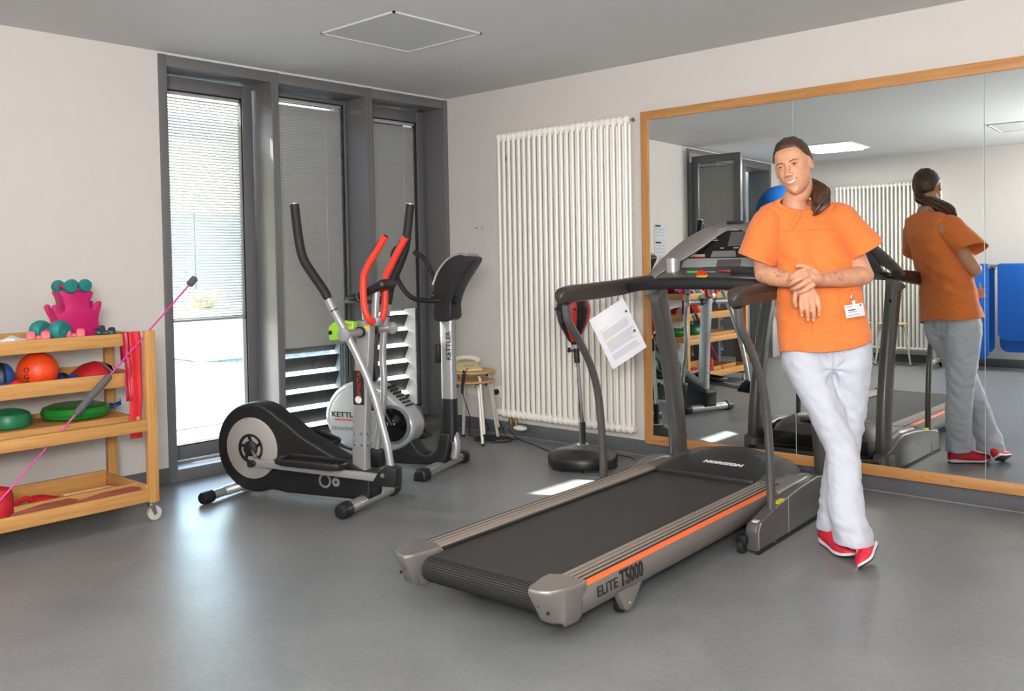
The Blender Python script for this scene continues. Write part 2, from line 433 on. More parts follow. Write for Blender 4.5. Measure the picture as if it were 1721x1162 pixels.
class G:
    def __init__(self):
        self.v = []
        self.f = []

    def add(self, vs, fs):
        b = len(self.v)
        self.v += [Vector(v) for v in vs]
        self.f += [tuple(i + b for i in f) for f in fs]
        return self

    def box(self, c, s, rot=None):
        hx, hy, hz = s[0] / 2, s[1] / 2, s[2] / 2
        vs = [Vector((x, y, z)) for x in (-hx, hx) for y in (-hy, hy) for z in (-hz, hz)]
        if rot is not None:
            vs = [rot @ v for v in vs]
        vs = [v + Vector(c) for v in vs]
        return self.add(vs, [(0, 1, 3, 2), (4, 6, 7, 5), (0, 4, 5, 1), (2, 3, 7, 6), (0, 2, 6, 4), (1, 5, 7, 3)])

    def bb(self, a, b):
        return self.box([(a[i] + b[i]) / 2 for i in range(3)], [abs(b[i] - a[i]) for i in range(3)])

    def loft(self, rings, cap=True, closed=False):
        n = len(rings[0])
        vs = [p for r in rings for p in r]
        fs = []
        R = len(rings)
        for i in range(R if closed else R - 1):
            j = (i + 1) % R
            for k in range(n):
                k2 = (k + 1) % n
                fs.append((i * n + k, i * n + k2, j * n + k2, j * n + k))
        if cap and not closed:
            fs.append(tuple(range(n - 1, -1, -1)))
            fs.append(tuple(range((R - 1) * n, R * n)))
        return self.add(vs, fs)

    def tube(self, pts, r, n=12, up=None, flat=1.0, cap=True, closed=False, power=2.0):
        """r: number or list of radii; flat: ratio of the second half axis; power>2 squares the section"""
        P = [Vector(p) for p in pts]
        L = len(P)
        rr = r if isinstance(r, (list, tuple)) else [r] * L
        if len(rr) != L:
            rr = [rr[0] + (rr[-1] - rr[0]) * i / (L - 1) for i in range(L)] if len(rr) == 2 else \
                 [_interp(rr, i / (L - 1)) for i in range(L)]
        ref = Vector(up) if up else None
        rings = []
        prev = None
        for i in range(L):
            if closed:
                t = (P[(i + 1) % L] - P[i - 1])
            else:
                t = (P[min(i + 1, L - 1)] - P[max(i - 1, 0)])
            t.normalize()
            if prev is None:
                a = ref if ref else (Vector((0, 0, 1)) if abs(t.z) < 0.9 else Vector((1, 0, 0)))
                x = a - t * a.dot(t)
            else:
                x = (ref - t * ref.dot(t)) if ref else (prev - t * prev.dot(t))
            x.normalize()
            prev = x
            y = t.cross(x)
            ring = []
            for k in range(n):
                a = 2 * pi * k / n
                ca, sa = cos(a), sin(a)
                if power != 2.0:
                    ca = math.copysign(abs(ca) ** (2 / power), ca)
                    sa = math.copysign(abs(sa) ** (2 / power), sa)
                ring.append(P[i] + x * ca * rr[i] + y * sa * rr[i] * flat)
            rings.append(ring)
        return self.loft(rings, cap, closed)

    def lathe(self, prof, c=(0, 0, 0), axis=(0, 0, 1), n=24, xs=1.0, closed=False):
        ax = Vector(axis).normalized()
        a = Vector((1, 0, 0)) if abs(ax.x) < 0.9 else Vector((0, 1, 0))
        x = (a - ax * a.dot(ax)).normalized()
        y = ax.cross(x)
        c = Vector(c)
        rings = [[c + ax * z + (x * cos(2 * pi * k / n) * xs + y * sin(2 * pi * k / n)) * max(r, 1e-5) for k in range(n)]
                 for r, z in prof]
        return self.loft(rings, not closed, closed)

    def ell(self, c, r, nu=20, nv=12, rot=None):
        if not isinstance(r, (list, tuple)):
            r = (r, r, r)
        rings = []
        for i in range(nv + 1):
            ph = -pi / 2 + pi * i / nv
            ring = []
            for k in range(nu):
                a = 2 * pi * k / nu
                cr = max(cos(ph), 1e-4)
                p = Vector((r[0] * cr * cos(a), r[1] * cr * sin(a), r[2] * sin(ph)))
                if rot is not None:
                    p = rot @ p
                ring.append(p + Vector(c))
            rings.append(ring)
        return self.loft(rings, True)

    def prism(self, poly, o, u, w, d):
        """poly of (a,b) in the plane o + a*u + b*w, extruded by vector d"""
        o, u, w, d = Vector(o), Vector(u), Vector(w), Vector(d)
        lo = [o + u * a + w * b for a, b in poly]
        return self.loft([lo, [p + d for p in lo]], True)

    def xf(self, m):
        self.v = [m @ v for v in self.v]
        return self

    def build(self, name, material, parent=None, bevel=0.0, seg=2, ang=35, smooth=True, loc=None):
        me = bpy.data.meshes.new(name)
        me.from_pydata([tuple(v) for v in self.v], [], self.f)
        bm = bmesh.new()
        bm.from_mesh(me)
        bmesh.ops.remove_doubles(bm, verts=bm.verts, dist=1e-6)
        bmesh.ops.recalc_face_normals(bm, faces=bm.faces)
        if bevel:
            es = [e for e in bm.edges if len(e.link_faces) == 2 and e.calc_face_angle(0) > radians(30)]
            bmesh.ops.bevel(bm, geom=es, offset=bevel, segments=seg, profile=0.5, affect='EDGES', clamp_overlap=True)
        bm.to_mesh(me)
        bm.free()
        if smooth:
            me.polygons.foreach_set('use_smooth', [True] * len(me.polygons))
            me.set_sharp_from_angle(angle=radians(ang))
        me.materials.append(material)
        o = bpy.data.objects.new(name, me)
        COL.objects.link(o)
        if parent:
            o.parent = parent
        if loc:
            o.location = loc
        return o


def _interp(a, t):
    x = t * (len(a) - 1)
    i = min(int(x), len(a) - 2)
    return a[i] + (a[i + 1] - a[i]) * (x - i)


def tag(o, label=None, cat=None, group=None, kind=None):
    if label: o['label'] = label
    if cat: o['category'] = cat
    if group: o['group'] = group
    if kind: o['kind'] = kind
    return o


def thing(name, label, cat, loc=(0, 0, 0), rz=0.0, group=None, kind=None):
    o = bpy.data.objects.new(name, None)
    o.empty_display_size = 0.1
    COL.objects.link(o)
    o.location = loc
    o.rotation_euler = (0, 0, rz)
    return tag(o, label, cat, group, kind)


def kids(o):
    return [c for c in bpy.data.objects if c.parent == o]


def dup(root, loc, rz=None, label=None, group=None):
    def cp(o, par):
        c = o.copy()
        COL.objects.link(c)
        c.parent = par
        for ch in kids(o):
            cp(ch, c)
        return c
    r = cp(root, None)
    r.location = loc
    if rz is not None:
        r.rotation_euler = (0, 0, rz)
    if label: r['label'] = label
    if group: r['group'] = group
    return r


def struct(o):
    o['kind'] = 'structure'
    return o


def text(s, name, size, material, parent, o, u, w, depth=0.0006, align='CENTER', sx=1.0, bold=0.0, shear=0.0):
    """flat lettering: origin o, reading direction u, up direction w"""
    cu = bpy.data.curves.new(name, 'FONT')
    cu.body = s
    cu.size = size
    cu.align_x = align
    cu.align_y = 'CENTER'
    cu.extrude = depth
    cu.offset = bold
    cu.shear = shear
    cu.resolution_u = 3
    to = bpy.data.objects.new(name, cu)
    COL.objects.link(to)
    dg = bpy.context.evaluated_depsgraph_get()
    me = bpy.data.meshes.new_from_object(to.evaluated_get(dg))
    bpy.data.objects.remove(to)
    bpy.data.curves.remove(cu)
    u = Vector(u).normalized()
    w = Vector(w)
    w = (w - u * w.dot(u)).normalized()
    n = u.cross(w)
    for v in me.vertices:
        v.co = Vector(o) + u * v.co.x * sx + w * v.co.y + n * v.co.z
    me.materials.clear()
    me.materials.append(material)
    ob = bpy.data.objects.new(name, me)
    COL.objects.link(ob)
    if parent:
        ob.parent = parent
    return ob


X, Y, Z = Vector((1, 0, 0)), Vector((0, 1, 0)), Vector((0, 0, 1))
# ================================================================== ROOM SHELL
H = 2.6
XR, YB = 7.6, -6.9            # right wall, back wall
g = G().bb((-0.6, YB - 0.2, -0.12), (XR + 0.2, 0.2, 0.0))
struct(g.build('floor', M['floor'], smooth=False))
g = G().bb((-0.32, YB - 0.2, H), (XR + 0.2, 0.2, H + 0.15))
struct(g.build('ceiling', M['ceiling'], smooth=False))
WT = 0.32
WB0, WB1 = -6.62, -4.22       # second window group further back
g = G()
g.bb((-WT, WB1, 0), (0, -2.396, H))
g.bb((-WT, YB - 0.2, 0), (0, WB0, H))
g.bb((-WT, -2.396, 2.588), (0, 0.0, H))
g.bb((-WT, WB0, 2.588), (0, WB1, H))
struct(g.build('wall_left', M['wall'], smooth=False))
struct(G().bb((-0.6, 0.0, 0), (XR + 0.2, 0.2, H)).build('wall_right', M['wall'], smooth=False))
struct(G().bb((-0.6, YB - 0.2, 0), (XR + 0.2, YB, H)).build('wall_back', M['wall'], smooth=False))
struct(G().bb((XR, YB, 0), (XR + 0.2, 0, H)).build('wall_front', M['wall'], smooth=False))
BH = 0.1
struct(G().bb((0, WB1, 0), (0.012, -2.396, BH)).build('baseboard_left', M['baseboard'], bevel=0.003))
struct(G().bb((0.0, -0.012, 0), (XR, 0, BH)).build('baseboard_right', M['baseboard'], bevel=0.003))
struct(G().bb((0.0, YB, 0), (XR, YB + 0.012, BH)).build('baseboard_back', M['baseboard'], bevel=0.003))
struct(G().bb((0.0, -0.016, 0), (XR, -0.011, 0.004)).build('trim_1', M['caulk'], smooth=False))
# thin sealing strip above the window casing
struct(G().bb((-0.002, -2.396, 2.586), (0.003, 0, 2.594)).build('trim_2', M['lamp_frame'], smooth=False))


def blind(name, label, x, y0, y1, ztop, zbot, steep, group, open_top=0.0, flat=0.0):
    t = thing(name, label, 'blind', (x, (y0 + y1) / 2, zbot), 0, group)
    w = y1 - y0
    h = ztop - zbot
    G().bb((-0.012, -w / 2, h - 0.024), (0.012, w / 2, h)).build('head_rail', M['slat'], t, bevel=0.003)
    G().bb((-0.009, -w / 2, 0.0), (0.009, w / 2, 0.016)).build('bottom_rail', M['slat'], t, bevel=0.003)
    s = G()
    pitch = 0.0185
    n = int((h - 0.045) / pitch)
    for i in range(n):
        z = 0.022 + i * pitch
        a = steep
        if open_top and h - z < open_top:
            a = radians(44)
        hw = 0.0122
        # thin, slightly crowned slat, its room edge lower than its window edge
        p = []
        for k, b in ((-1, 0), (0, 0.0012), (1, 0)):
            p.append((k * hw * cos(a) + b * sin(a), z - k * hw * sin(a) + b * cos(a)))
        th = 0.0003
        vs = []
        for (px, pz) in p:
            for yy in (-w / 2 + 0.002, w / 2 - 0.002):
                vs += [(px, yy, pz), (px, yy, pz - th)]
        # order: pt, y, top/bottom
        idx = lambda q, e, b: q * 4 + e * 2 + b
        fs = []
        for q in (0, 1):
            fs.append((idx(q, 0, 0), idx(q, 1, 0), idx(q + 1, 1, 0), idx(q + 1, 0, 0)))
            fs.append((idx(q, 0, 1), idx(q + 1, 0, 1), idx(q + 1, 1, 1), idx(q, 1, 1)))
        s.add(vs, fs)
    me_o = s.build('slats', M['slat'], t, smooth=False)
    me_o['kind'] = 'stuff'
    for fy in (-0.28, 0.28):
        c = G().tube([(0.0105, fy * w, 0.01), (0.0105, fy * w, h - 0.02)], 0.0011, 5)
        c.build('cord', M['cord'], t)
    return t


def window_bay(n, y0, y1, sash, left_cheek, right_cheek):
    """bay between the casing cheeks y0..y1 (inner faces); sash True: opening leaf, False: fixed glazing"""
    r = thing('window_%d' % n, None, None, (0, (y0 + y1) / 2, 0))
    r['kind'] = 'structure'
    w = y1 - y0
    xs = -0.22
    zt = 2.52
    f = G()
    for s, t_ in ((-1, left_cheek), (1, right_cheek)):
        a = s * w / 2
        b = a + s * t_
        f2 = G().bb((-0.30, min(a, b), 0), (0.004, max(a, b), 2.588))
        f2.build('cheek', M['frame'], r, bevel=0.0015)
    G().bb((-0.30, -w / 2, zt), (0.001, w / 2, 2.588)).build('lintel', M['frame'], r, bevel=0.0015)
    G().bb((-0.30, -w / 2, 0), (0.001, w / 2, 0.075)).build('window_sill', M['frame'], r, bevel=0.002)
    ft = 0.085 if sash else 0.03
    z0, z1 = 0.082, zt - 0.006
    o = G()
    e = 0.006
    xb = -0.285
    o2 = []
    for nm, a, b in (('left', (-w / 2 + e, z0), (-w / 2 + ft, z1)), ('right', (w / 2 - ft, z0), (w / 2 - e, z1)),
                     ('top', (-w / 2 + ft, z1 - ft), (w / 2 - ft, z1)), ('bottom', (-w / 2 + ft, z0), (w / 2 - ft, z0 + ft))):
        G().bb((xb, a[0], a[1]), (xs, b[0], b[1])).build('sash_rail' if sash else 'glazing_bead', M['sash'], r, bevel=0.003)
    gk = G()
    for a, b in (((-w / 2 + ft - 0.001, z0 + ft), (-w / 2 + ft + 0.008, z1 - ft)), ((w / 2 - ft - 0.008, z0 + ft), (w / 2 - ft + 0.001, z1 - ft)),
                 ((-w / 2 + ft, z1 - ft - 0.008), (w / 2 - ft, z1 - ft)), ((-w / 2 + ft, z0 + ft), (w / 2 - ft, z0 + ft + 0.008))):
        gk.bb((-0.262, a[0], a[1]), (-0.226, b[0], b[1]))
    gk.build('gasket', M['gasket'], r, smooth=False)
    G().bb((-0.279, -w / 2 + ft, z0 + ft), (-0.273, w / 2 - ft, z1 - ft)).build('pane', M['glass'], r, smooth=False)
    return r, (y0 + ft + 0.012, y1 - ft - 0.012, z1 - ft - 0.003)


bays = [(1, -2.340, -1.612, True, 0.056, 0.0275), (2, -1.557, -0.819, False, 0.0275, 0.0305), (3, -0.758, -0.045, True, 0.0305, 0.045)]
G_BL = 'blinds of the three tall windows'
for (n, y0, y1, sa, lc, rc) in bays:
    r, (a, b, zt) = window_bay(n, y0, y1, sa, lc, rc)
    if n == 1:
        blind('venetian_blind', 'bright sunlit aluminium blind half lowered in the left window over the gravel view', -0.248, a, b, zt, 0.955, radians(-26), G_BL, open_top=0.29)
    elif n == 2:
        blind('venetian_blind', 'grey aluminium blind in the middle fixed window, lowered furthest of the three', -0.248, a, b, zt, 0.72, radians(60), G_BL)
    else:
        blind('venetian_blind', 'grey aluminium blind in the right window next to the room corner', -0.248, a, b, zt, 0.950, radians(60), G_BL)


# ---------------- louvred screens outside windows 2 and 3
def louvre(label, y0, y1, z1, x=-0.55, chord=0.116, pier=False):
    t = thing('louvred_screen', label, 'louvre', (x, (y0 + y1) / 2, -0.02), 0, 'louvred screens outside the windows')
    w = y1 - y0
    me = None
    k = 0
    z = 0.05
    while z < z1:
        if me is None:
            # board leaning outwards: top edge nearer the window
            R = Matrix.Rotation(radians(30), 3, 'Y')
            o = G().box((0, 0, 0), (0.016, w - 0.16, chord), R).build('slat', M['louvre'], t, bevel=0.003)
            me = o
        else:
            o = me.copy(); COL.objects.link(o); o.parent = t
        o.location = (0, 0, z)
        z += 0.1335
    for s in (-1, 1):
        G().bb((-0.05, s * (w / 2 - 0.08) - 0.028, 0), (0.06, s * (w / 2 - 0.08) + 0.028, z1)).build('post', M['louvre_post'], t, bevel=0.003)
    if pier:
        G().bb((-0.08, w / 2 - 0.12, 0), (0.05, w / 2 + 0.12, z1)).build('pier', M['louvre_post'], t, bevel=0.003)
    return t


louvre('dark grey louvred screen outside the middle window behind the elliptical trainer', -1.56, -0.60, 3.1, pier=True)
louvre('dark grey louvred screen outside the right window near the exercise bike', -0.62, 0.30, 3.1)
louvre('dark louvred screen outside the rear window group, seen in the mirror', -6.9, -3.6, 3.1, chord=0.17)

# ---------------- second window group (seen in the mirror)
r = thing('window_4', None, None, (0, (WB0 + WB1) / 2, 0)); r['kind'] = 'structure'
hw = (WB1 - WB0) / 2
for yy in (-hw + 0.025, -0.35, 0.42, hw - 0.025):
    G().bb((-0.30, yy - 0.03, 0), (0.004, yy + 0.03, 2.588)).build('mullion', M['frame'], r, bevel=0.002)
G().bb((-0.30, -hw, 2.50), (0.001, hw, 2.588)).build('lintel', M['frame'], r, bevel=0.002)
G().bb((-0.30, -hw, 0), (0.001, hw, 0.075)).build('window_sill', M['frame'], r, bevel=0.002)
for a, b in ((-hw + 0.06, -0.38), (-0.32, 0.39)):
    G().bb((-0.279, a, 0.08), (-0.273, b, 2.5)).build('pane', M['glass'], r, smooth=False)
# the leaf that stands open, at right angles to the wall
lf = thing('open_window_leaf', 'grey window leaf with lowered blind standing open into the room, seen in the mirror', 'window', (0.03, -4.30, 0.06))
LW, LH = 0.60, 2.43
for a, b in (((0, 0), (0.08, LH)), ((LW - 0.08, 0), (LW, LH)), ((0.08, LH - 0.08), (LW - 0.08, LH)), ((0.08, 0), (LW - 0.08, 0.08))):
    G().bb((a[0], -0.03, a[1]), (b[0], 0.03, b[1])).build('sash_rail', M['sash'], lf, bevel=0.003)
G().bb((0.08, -0.008, 0.08), (LW - 0.08, -0.002, LH - 0.08)).build('pane', M['glass'], lf, smooth=False)
b4 = blind('venetian_blind', 'grey blind on the open window leaf seen in the mirror', 0.33, -0.21, 0.21, 2.39, 0.9, radians(55), None)
b4.rotation_euler = (0, 0, pi / 2)
b4.location = (0.33, -4.286, 0.9)
G().tube([(LW - 0.04, 0.03, 1.06), (LW - 0.04, 0.06, 1.06), (LW - 0.04, 0.06, 0.94)], 0.008, 8).build('handle', M['silver'], lf)

# ---------------- outside
struct(G().bb((-16, -14, -0.14), (-0.6, 12, -0.04)).build('gravel_ground', M['gravel'], smooth=False))
pv = thing('paver_path', 'pale concrete paving slabs set in the gravel outside the left window', 'paving', (-0.98, -3.0, -0.04))
slab = None
for i in range(3):
    for j in range(9):
        if slab is None:
            slab = o = G().bb((-0.24, -0.39, 0), (0.24, 0.39, 0.012)).build('paving_slab', M['paver'], pv, bevel=0.004)
        else:
            o = slab.copy(); COL.objects.link(o); o.parent = pv
        o.location = (-0.56 * i, -1.6 + j * 0.84, 0.0)
t = thing('planter', 'large white block planter standing on the gravel outside the left window', 'planter', (-7.6, 2.75, -0.04))
t.rotation_euler = (0, 0, radians(0))
pl = G().bb((-0.9, -1.15, 0), (0.9, 1.15, 0.74)); pl.build('trough', M['planter'], t, bevel=0.02)
G().bb((-0.82, -1.07, 0.735), (0.82, 1.07, 0.752)).build('soil', M['gravel'], t, smooth=False)
gr = G()
rnd = random.Random(4)
for i in range(420):
    a, rr = rnd.uniform(0, 2 * pi), rnd.uniform(0, 0.16)
    b = Vector((0.62 + rr * cos(a), -0.98 + rr * sin(a), 0.74))
    d = Vector((cos(a) * rnd.uniform(0.05, 0.38), sin(a) * rnd.uniform(0.05, 0.38), 0))
    hh = rnd.uniform(0.08, 0.3)
    p = [b, b + d * 0.35 + Z * hh * 0.7, b + d * 0.8 + Z * hh, b + d * 1.25 + Z * hh * 0.7]
    s = Vector((-sin(a), cos(a), 0)) * 0.006
    gr.add([p[0] - s, p[0] + s, p[1] + s, p[1] - s, p[2] + s, p[2] - s, p[3]], [(0, 1, 2, 3), (3, 2, 4, 5), (5, 4, 6)])
go = gr.build('ornamental_grass', M['dry_grass'], t, smooth=False); go['kind'] = 'stuff'
t = thing('planter', 'white block planter further left on the gravel outside, partly hidden by window frame', 'planter', (-8.1, 0.55, -0.04))
G().bb((-0.5, -0.75, 0), (0.5, 0.75, 0.74)).build('trough', M['planter'], t, bevel=0.02)
cn = thing('sun_blocker', 'unseen flat slab on posts added outside to keep sun off the lower part of the left window', 'sun_blocker', (-2.0, -4.6, -0.04))  # added above the view to block sun, leaving only the floor patch
G().bb((-0.9, -2.6, 3.08), (0.9, 2.65, 3.22)).build('blocker_slab', M['planter'], cn, bevel=0.01)
for x_, y_ in ((-0.8, -2.5), (0.8, -2.5)):
    G().bb((x_ - 0.05, y_ - 0.05, 0), (x_ + 0.05, y_ + 0.05, 3.08)).build('post', M['frame'], cn, bevel=0.005)
fc = thing('wall_outside', None, None, (-13.0, 1.0, -0.1)); fc['kind'] = 'structure'
G().bb((-0.2, -9, 0), (0, 9, 2.6)).build('facade_wall', M['facade'], fc, smooth=False)
for i in range(14):
    G().bb((-0.0, -9 + i * 1.3, 0), (0.02, -8.985 + i * 1.3, 2.6)).build('panel_joint', M['louvre'], fc, smooth=False)

# ================================================================== CEILING PANELS


def ceiling_panel(label, cx, cy, on, sx=0.62, sy=0.65):
    t = thing('ceiling_light', label, 'ceiling light', (cx, cy, H), 0, None)
    for a, b in (((-sx / 2, -sy / 2), (sx / 2, -sy / 2 + 0.012)), ((-sx / 2, sy / 2 - 0.012), (sx / 2, sy / 2)),
                 ((-sx / 2, -sy / 2), (-sx / 2 + 0.012, sy / 2)), ((sx / 2 - 0.012, -sy / 2), (sx / 2, sy / 2))):
        G().bb((a[0], a[1], -0.009), (b[0], b[1], 0.0)).build('frame', M['lamp_frame'], t, smooth=False)
    G().bb((-sx / 2 + 0.012, -sy / 2 + 0.012, -0.005), (sx / 2 - 0.012, sy / 2 - 0.012, 0.0)).build('diffuser', M['lamp_on' if on else 'lamp_off'], t, smooth=False)
    return t


ceiling_panel('square ceiling light panel, switched off, near the windows', 1.33, -1.635, False)
ceiling_panel('lit white ceiling light panel reflected beside the head of the woman', 1.22, -5.5, True, 0.66, 0.75)
ceiling_panel('unlit square ceiling panel seen in the mirror at the right edge', 3.28, -5.25, False)

# ================================================================== WALL MIRROR
ML, MR, MB_, MT = 1.852, 5.02, 0.092, 2.265
mt = thing('wall_mirror', 'wide wall mirror of three panes in a beech wood frame on the right wall', 'mirror', (ML, 0, MB_))
W_, H_ = MR - ML, MT - MB_
fw = 0.058
G().bb((0, -0.05, 0), (fw, -0.001, H_)).build('frame_stile', M['beech_z'], mt, bevel=0.003)
G().bb((W_ - fw, -0.05, 0), (W_, -0.001, H_)).build('frame_stile', M['beech_z'], mt, bevel=0.003)
G().bb((fw, -0.05, H_ - fw), (W_ - fw, -0.001, H_)).build('frame_rail', M['beech_x'], mt, bevel=0.003)
G().bb((fw, -0.05, 0), (W_ - fw, -0.001, fw)).build('frame_rail', M['beech_x'], mt, bevel=0.003)
sc = G()
for x in [0.14, 0.9, 1.75, 1.9, 2.5]:
    sc.lathe([(0.004, 0), (0.004, 0.0015)], (x, -0.05, fw / 2), (0, -1, 0), 10)
sc.build('screw_hole', M['dark_wood'], mt)
for x0, x1, yaw, pit in ((1.90, 2.899, 0.028, 0.003), (2.901, 3.911, 0.03, 0.003), (3.913, 4.975, 0.032, 0.003)):
    pw, ph = x1 - x0, H_ - 0.06
    o = G().bb((-pw / 2, -0.002, -ph / 2), (pw / 2, 0.002, ph / 2)).build('mirror_pane', M['mirror'], mt, smooth=False)
    e = G().bb((pw / 2 - 0.0012, -0.0045, -ph / 2), (pw / 2 + 0.0008, -0.0019, ph / 2)).build('pane_edge', M['mirror_edge'], o, smooth=False)
    o.location = ((x0 + x1) / 2 - ML, -0.038, H_ / 2)
    o.rotation_euler = (0, 0, 0)
G().bb((fw, -0.006, fw), (W_ - fw, -0.001, H_ - fw)).build('backing', M['black_plastic'], mt, smooth=False)

# ================================================================== RADIATORS


def radiator(label, loc, rz, n, pitch, z0, z1, group=None):
    t = thing('radiator', label, 'radiator', loc, rz, group)
    hh = z1 - z0
    c = G()
    for y in (-0.022, -0.068):
        c.tube([(0, y, 0.03), (0, y, hh - 0.03)], 0.0122, 10)
    for zz in (0.022, hh - 0.022):
        c.ell((0, -0.045, zz), (0.0175, 0.046, 0.032), 14, 8)
        c.lathe([(0.019, -pitch / 2 - 0.001), (0.019, pitch / 2 + 0.001)], (0, -0.045, zz), (1, 0, 0), 12)
    o = c.build('column', M['rad'], t)
    o.location = (0, 0, z0)
    for i in range(1, n):
        q = o.copy(); COL.objects.link(q); q.parent = t
        q.location = (i * pitch, 0, z0)
    return t


rt = radiator('tall white column radiator on the right wall left of the mirror', (0.632, -0.022, 0), 0, 24, 0.0492, 0.155, 2.243)
for i, x in enumerate((0.05, 0.10)):
    v = G().lathe([(0.012, 0.0), (0.014, 0.02), (0.017, 0.021), (0.017, 0.045), (0.012, 0.05), (0.011, 0.07)], (x, -0.045, 0.09), Z, 12)
    v.build('valve', M['brass'], rt)
G().ell((0.13, -0.03, 0.075), (0.06, 0.04, 0.022)).build('pipe_cover', M['white_plastic'], rt)
G().lathe([(0.012, 0), (0.02, 0.01), (0.027, 0.02), (0.03, 0.05), (0.024, 0.085), (0.01, 0.09)], (-0.012, -0.045, 0.18), (-1, 0, 0), 18).build('thermostat_knob', M['white_plastic'], rt)
G().lathe([(0.008, 0), (0.008, 0.02), (0.013, 0.021), (0.013, 0.03), (0.006, 0.034)], (23 * 0.0492 + 0.02, -0.045, 2.22), X, 10).build('bleed_plug', M['brass'], rt)
for x in (0.02, 1.1):
    G().bb((x - 0.008, -0.03, 2.05), (x + 0.008, 0.02, 2.09)).build('bracket', M['black_plastic'], rt)
radiator('white column radiator on the back wall, seen in the mirror behind the woman', (1.95, YB + 0.022, 0), pi, 24, 0.0492, 0.155, 2.235)
# ================================================================== WOODEN TROLLEY
TX, TY = 0.47, -2.85
tr = thing('shelf_trolley', 'beech shelf trolley with four trays on castors against the left wall', 'trolley', (TX, TY, 0))
TL = -1.36
castor = None
for (x, y) in ((0.232, 0.005), (-0.232, 0.005), (0.232, TL), (-0.232, TL)):
    G().bb((x - 0.018, y - 0.026, 0.1), (x + 0.018, y + 0.026, 0.985 if x > 0 else 0.96)).build('post', M['oak_z'], tr, bevel=0.003)


def trolley_board(a, b, m, name):
    return G().bb(a, b).build(name, M[m], tr, bevel=0.002)


for (zf, zb, xf, zt) in ((0.912, 0.975, 0.19, 0.935), (0.704, 0.775, 0.19, 0.735)):
    trolley_board((xf - 0.02, TL + 0.02, zf), (xf, -0.021, zb), 'oak', 'front_rail')
    trolley_board((-0.25, TL + 0.02, zf + 0.01), (-0.23, -0.03, zb + 0.012), 'oak', 'back_rail')
    trolley_board((-0.23, -0.04, zf), (xf - 0.02, -0.021, zb), 'oak_x', 'end_rail')
    trolley_board((-0.23, TL + 0.03, zf), (xf - 0.02, TL + 0.05, zb), 'oak_x', 'end_rail')
    trolley_board((-0.23, TL + 0.05, zf + 0.006), (xf - 0.02, -0.04, zf + (0.03 if zf > 0.8 else 0.014)), 'oak', 'tray_floor')
# third tray
trolley_board((0.215, TL + 0.02, 0.472), (0.25, -0.021, 0.530), 'oak', 'front_rail')
trolley_board((0.10, TL + 0.02, 0.492), (0.128, -0.06, 0.545), 'oak', 'inner_rail')
trolley_board((-0.25, TL + 0.02, 0.49), (-0.23, -0.03, 0.56), 'oak', 'back_rail')
trolley_board((-0.23, -0.055, 0.49), (0.2, -0.036, 0.545), 'oak_x', 'end_rail')
trolley_board((-0.23, TL + 0.03, 0.49), (0.2, TL + 0.05, 0.545), 'oak_x', 'end_rail')
trolley_board((-0.23, TL + 0.05, 0.530), (0.10, -0.055, 0.5395), 'oak', 'tray_floor')
# bottom tray
trolley_board((0.23, TL + 0.02, 0.108), (0.25, -0.021, 0.173), 'oak', 'front_rail')
trolley_board((0.115, TL + 0.02, 0.115), (0.135, -0.03, 0.19), 'oak', 'divider')
trolley_board((-0.25, TL + 0.02, 0.115), (-0.23, -0.03, 0.205), 'oak', 'back_rail')
trolley_board((-0.23, -0.03, 0.115), (0.23, -0.012, 0.19), 'oak_x', 'end_rail')
trolley_board((-0.23, TL + 0.03, 0.115), (0.23, TL + 0.05, 0.19), 'oak_x', 'end_rail')
trolley_board((-0.23, TL + 0.05, 0.112), (0.23, -0.03, 0.122), 'oak', 'tray_floor')
for (x, y) in ((0.215, 0.0), (-0.215, 0.0), (0.215, TL), (-0.215, TL)):
    c = G().bb((x - 0.022, y - 0.022, 0.094), (x + 0.022, y + 0.022, 0.1))
    c.lathe([(0.016, 0.076), (0.018, 0.095)], (x, y, 0), Z, 12)
    for s in (-1, 1):
        c.prism([(-0.015, 0.085), (0.018, 0.085), (0.03, 0.036), (0.012, 0.028), (-0.006, 0.06)], (x + s * 0.0155 - 0.0015, y, 0), (0, 0.8, 0), Z, (0.003, 0, 0))
    q = c.build('castor', M['chrome'], tr)
    G().lathe([(0.01, -0.0125), (0.036, -0.011), (0.0375, 0), (0.036, 0.011), (0.01, 0.0125)], (x, y + 0.016, 0.0378), X, 22).build('castor_wheel', M['stool_leg'], q)


def tw(x, y, z):
    return (x, y, z)


# ---- bands over the front rail beside the post
def band(name, label, mat_, y0, y1, z_end, x, z_top, wob, back_len):
    t = G()
    rows = []
    path = [(x - 0.035, z_top - back_len), (x - 0.034, z_top - 0.03), (x - 0.030, z_top + 0.002), (x - 0.012, z_top + 0.006), (x + 0.003, z_top + 0.003), (x + 0.006, z_top - 0.02)]
    N = 12
    for i in range(1, N + 1):
        path.append((x + 0.006 + 0.004 * sin(i * 1.1 + wob), z_top - 0.02 - (z_top - 0.02 - z_end) * i / N))
    n = 7
    for (px, pz) in path:
        row = []
        for k in range(n):
            f = k / (n - 1)
            row.append(Vector((px + 0.003 * sin(f * 9 + pz * 7 + wob), y0 + (y1 - y0) * f + 0.004 * sin(pz * 9 + wob), pz)))
        rows.append(row)
    v = [p for r_ in rows for p in r_]
    fs = [(i * n + k, i * n + k + 1, (i + 1) * n + k + 1, (i + 1) * n + k) for i in range(len(rows) - 1) for k in range(n - 1)]
    t.add(v, fs)
    o = t.build(name, mat_)
    md = o.modifiers.new('s', 'SOLIDIFY'); md.thickness = 0.0012
    return tag(o, label, 'band', 'bands on the trolley')


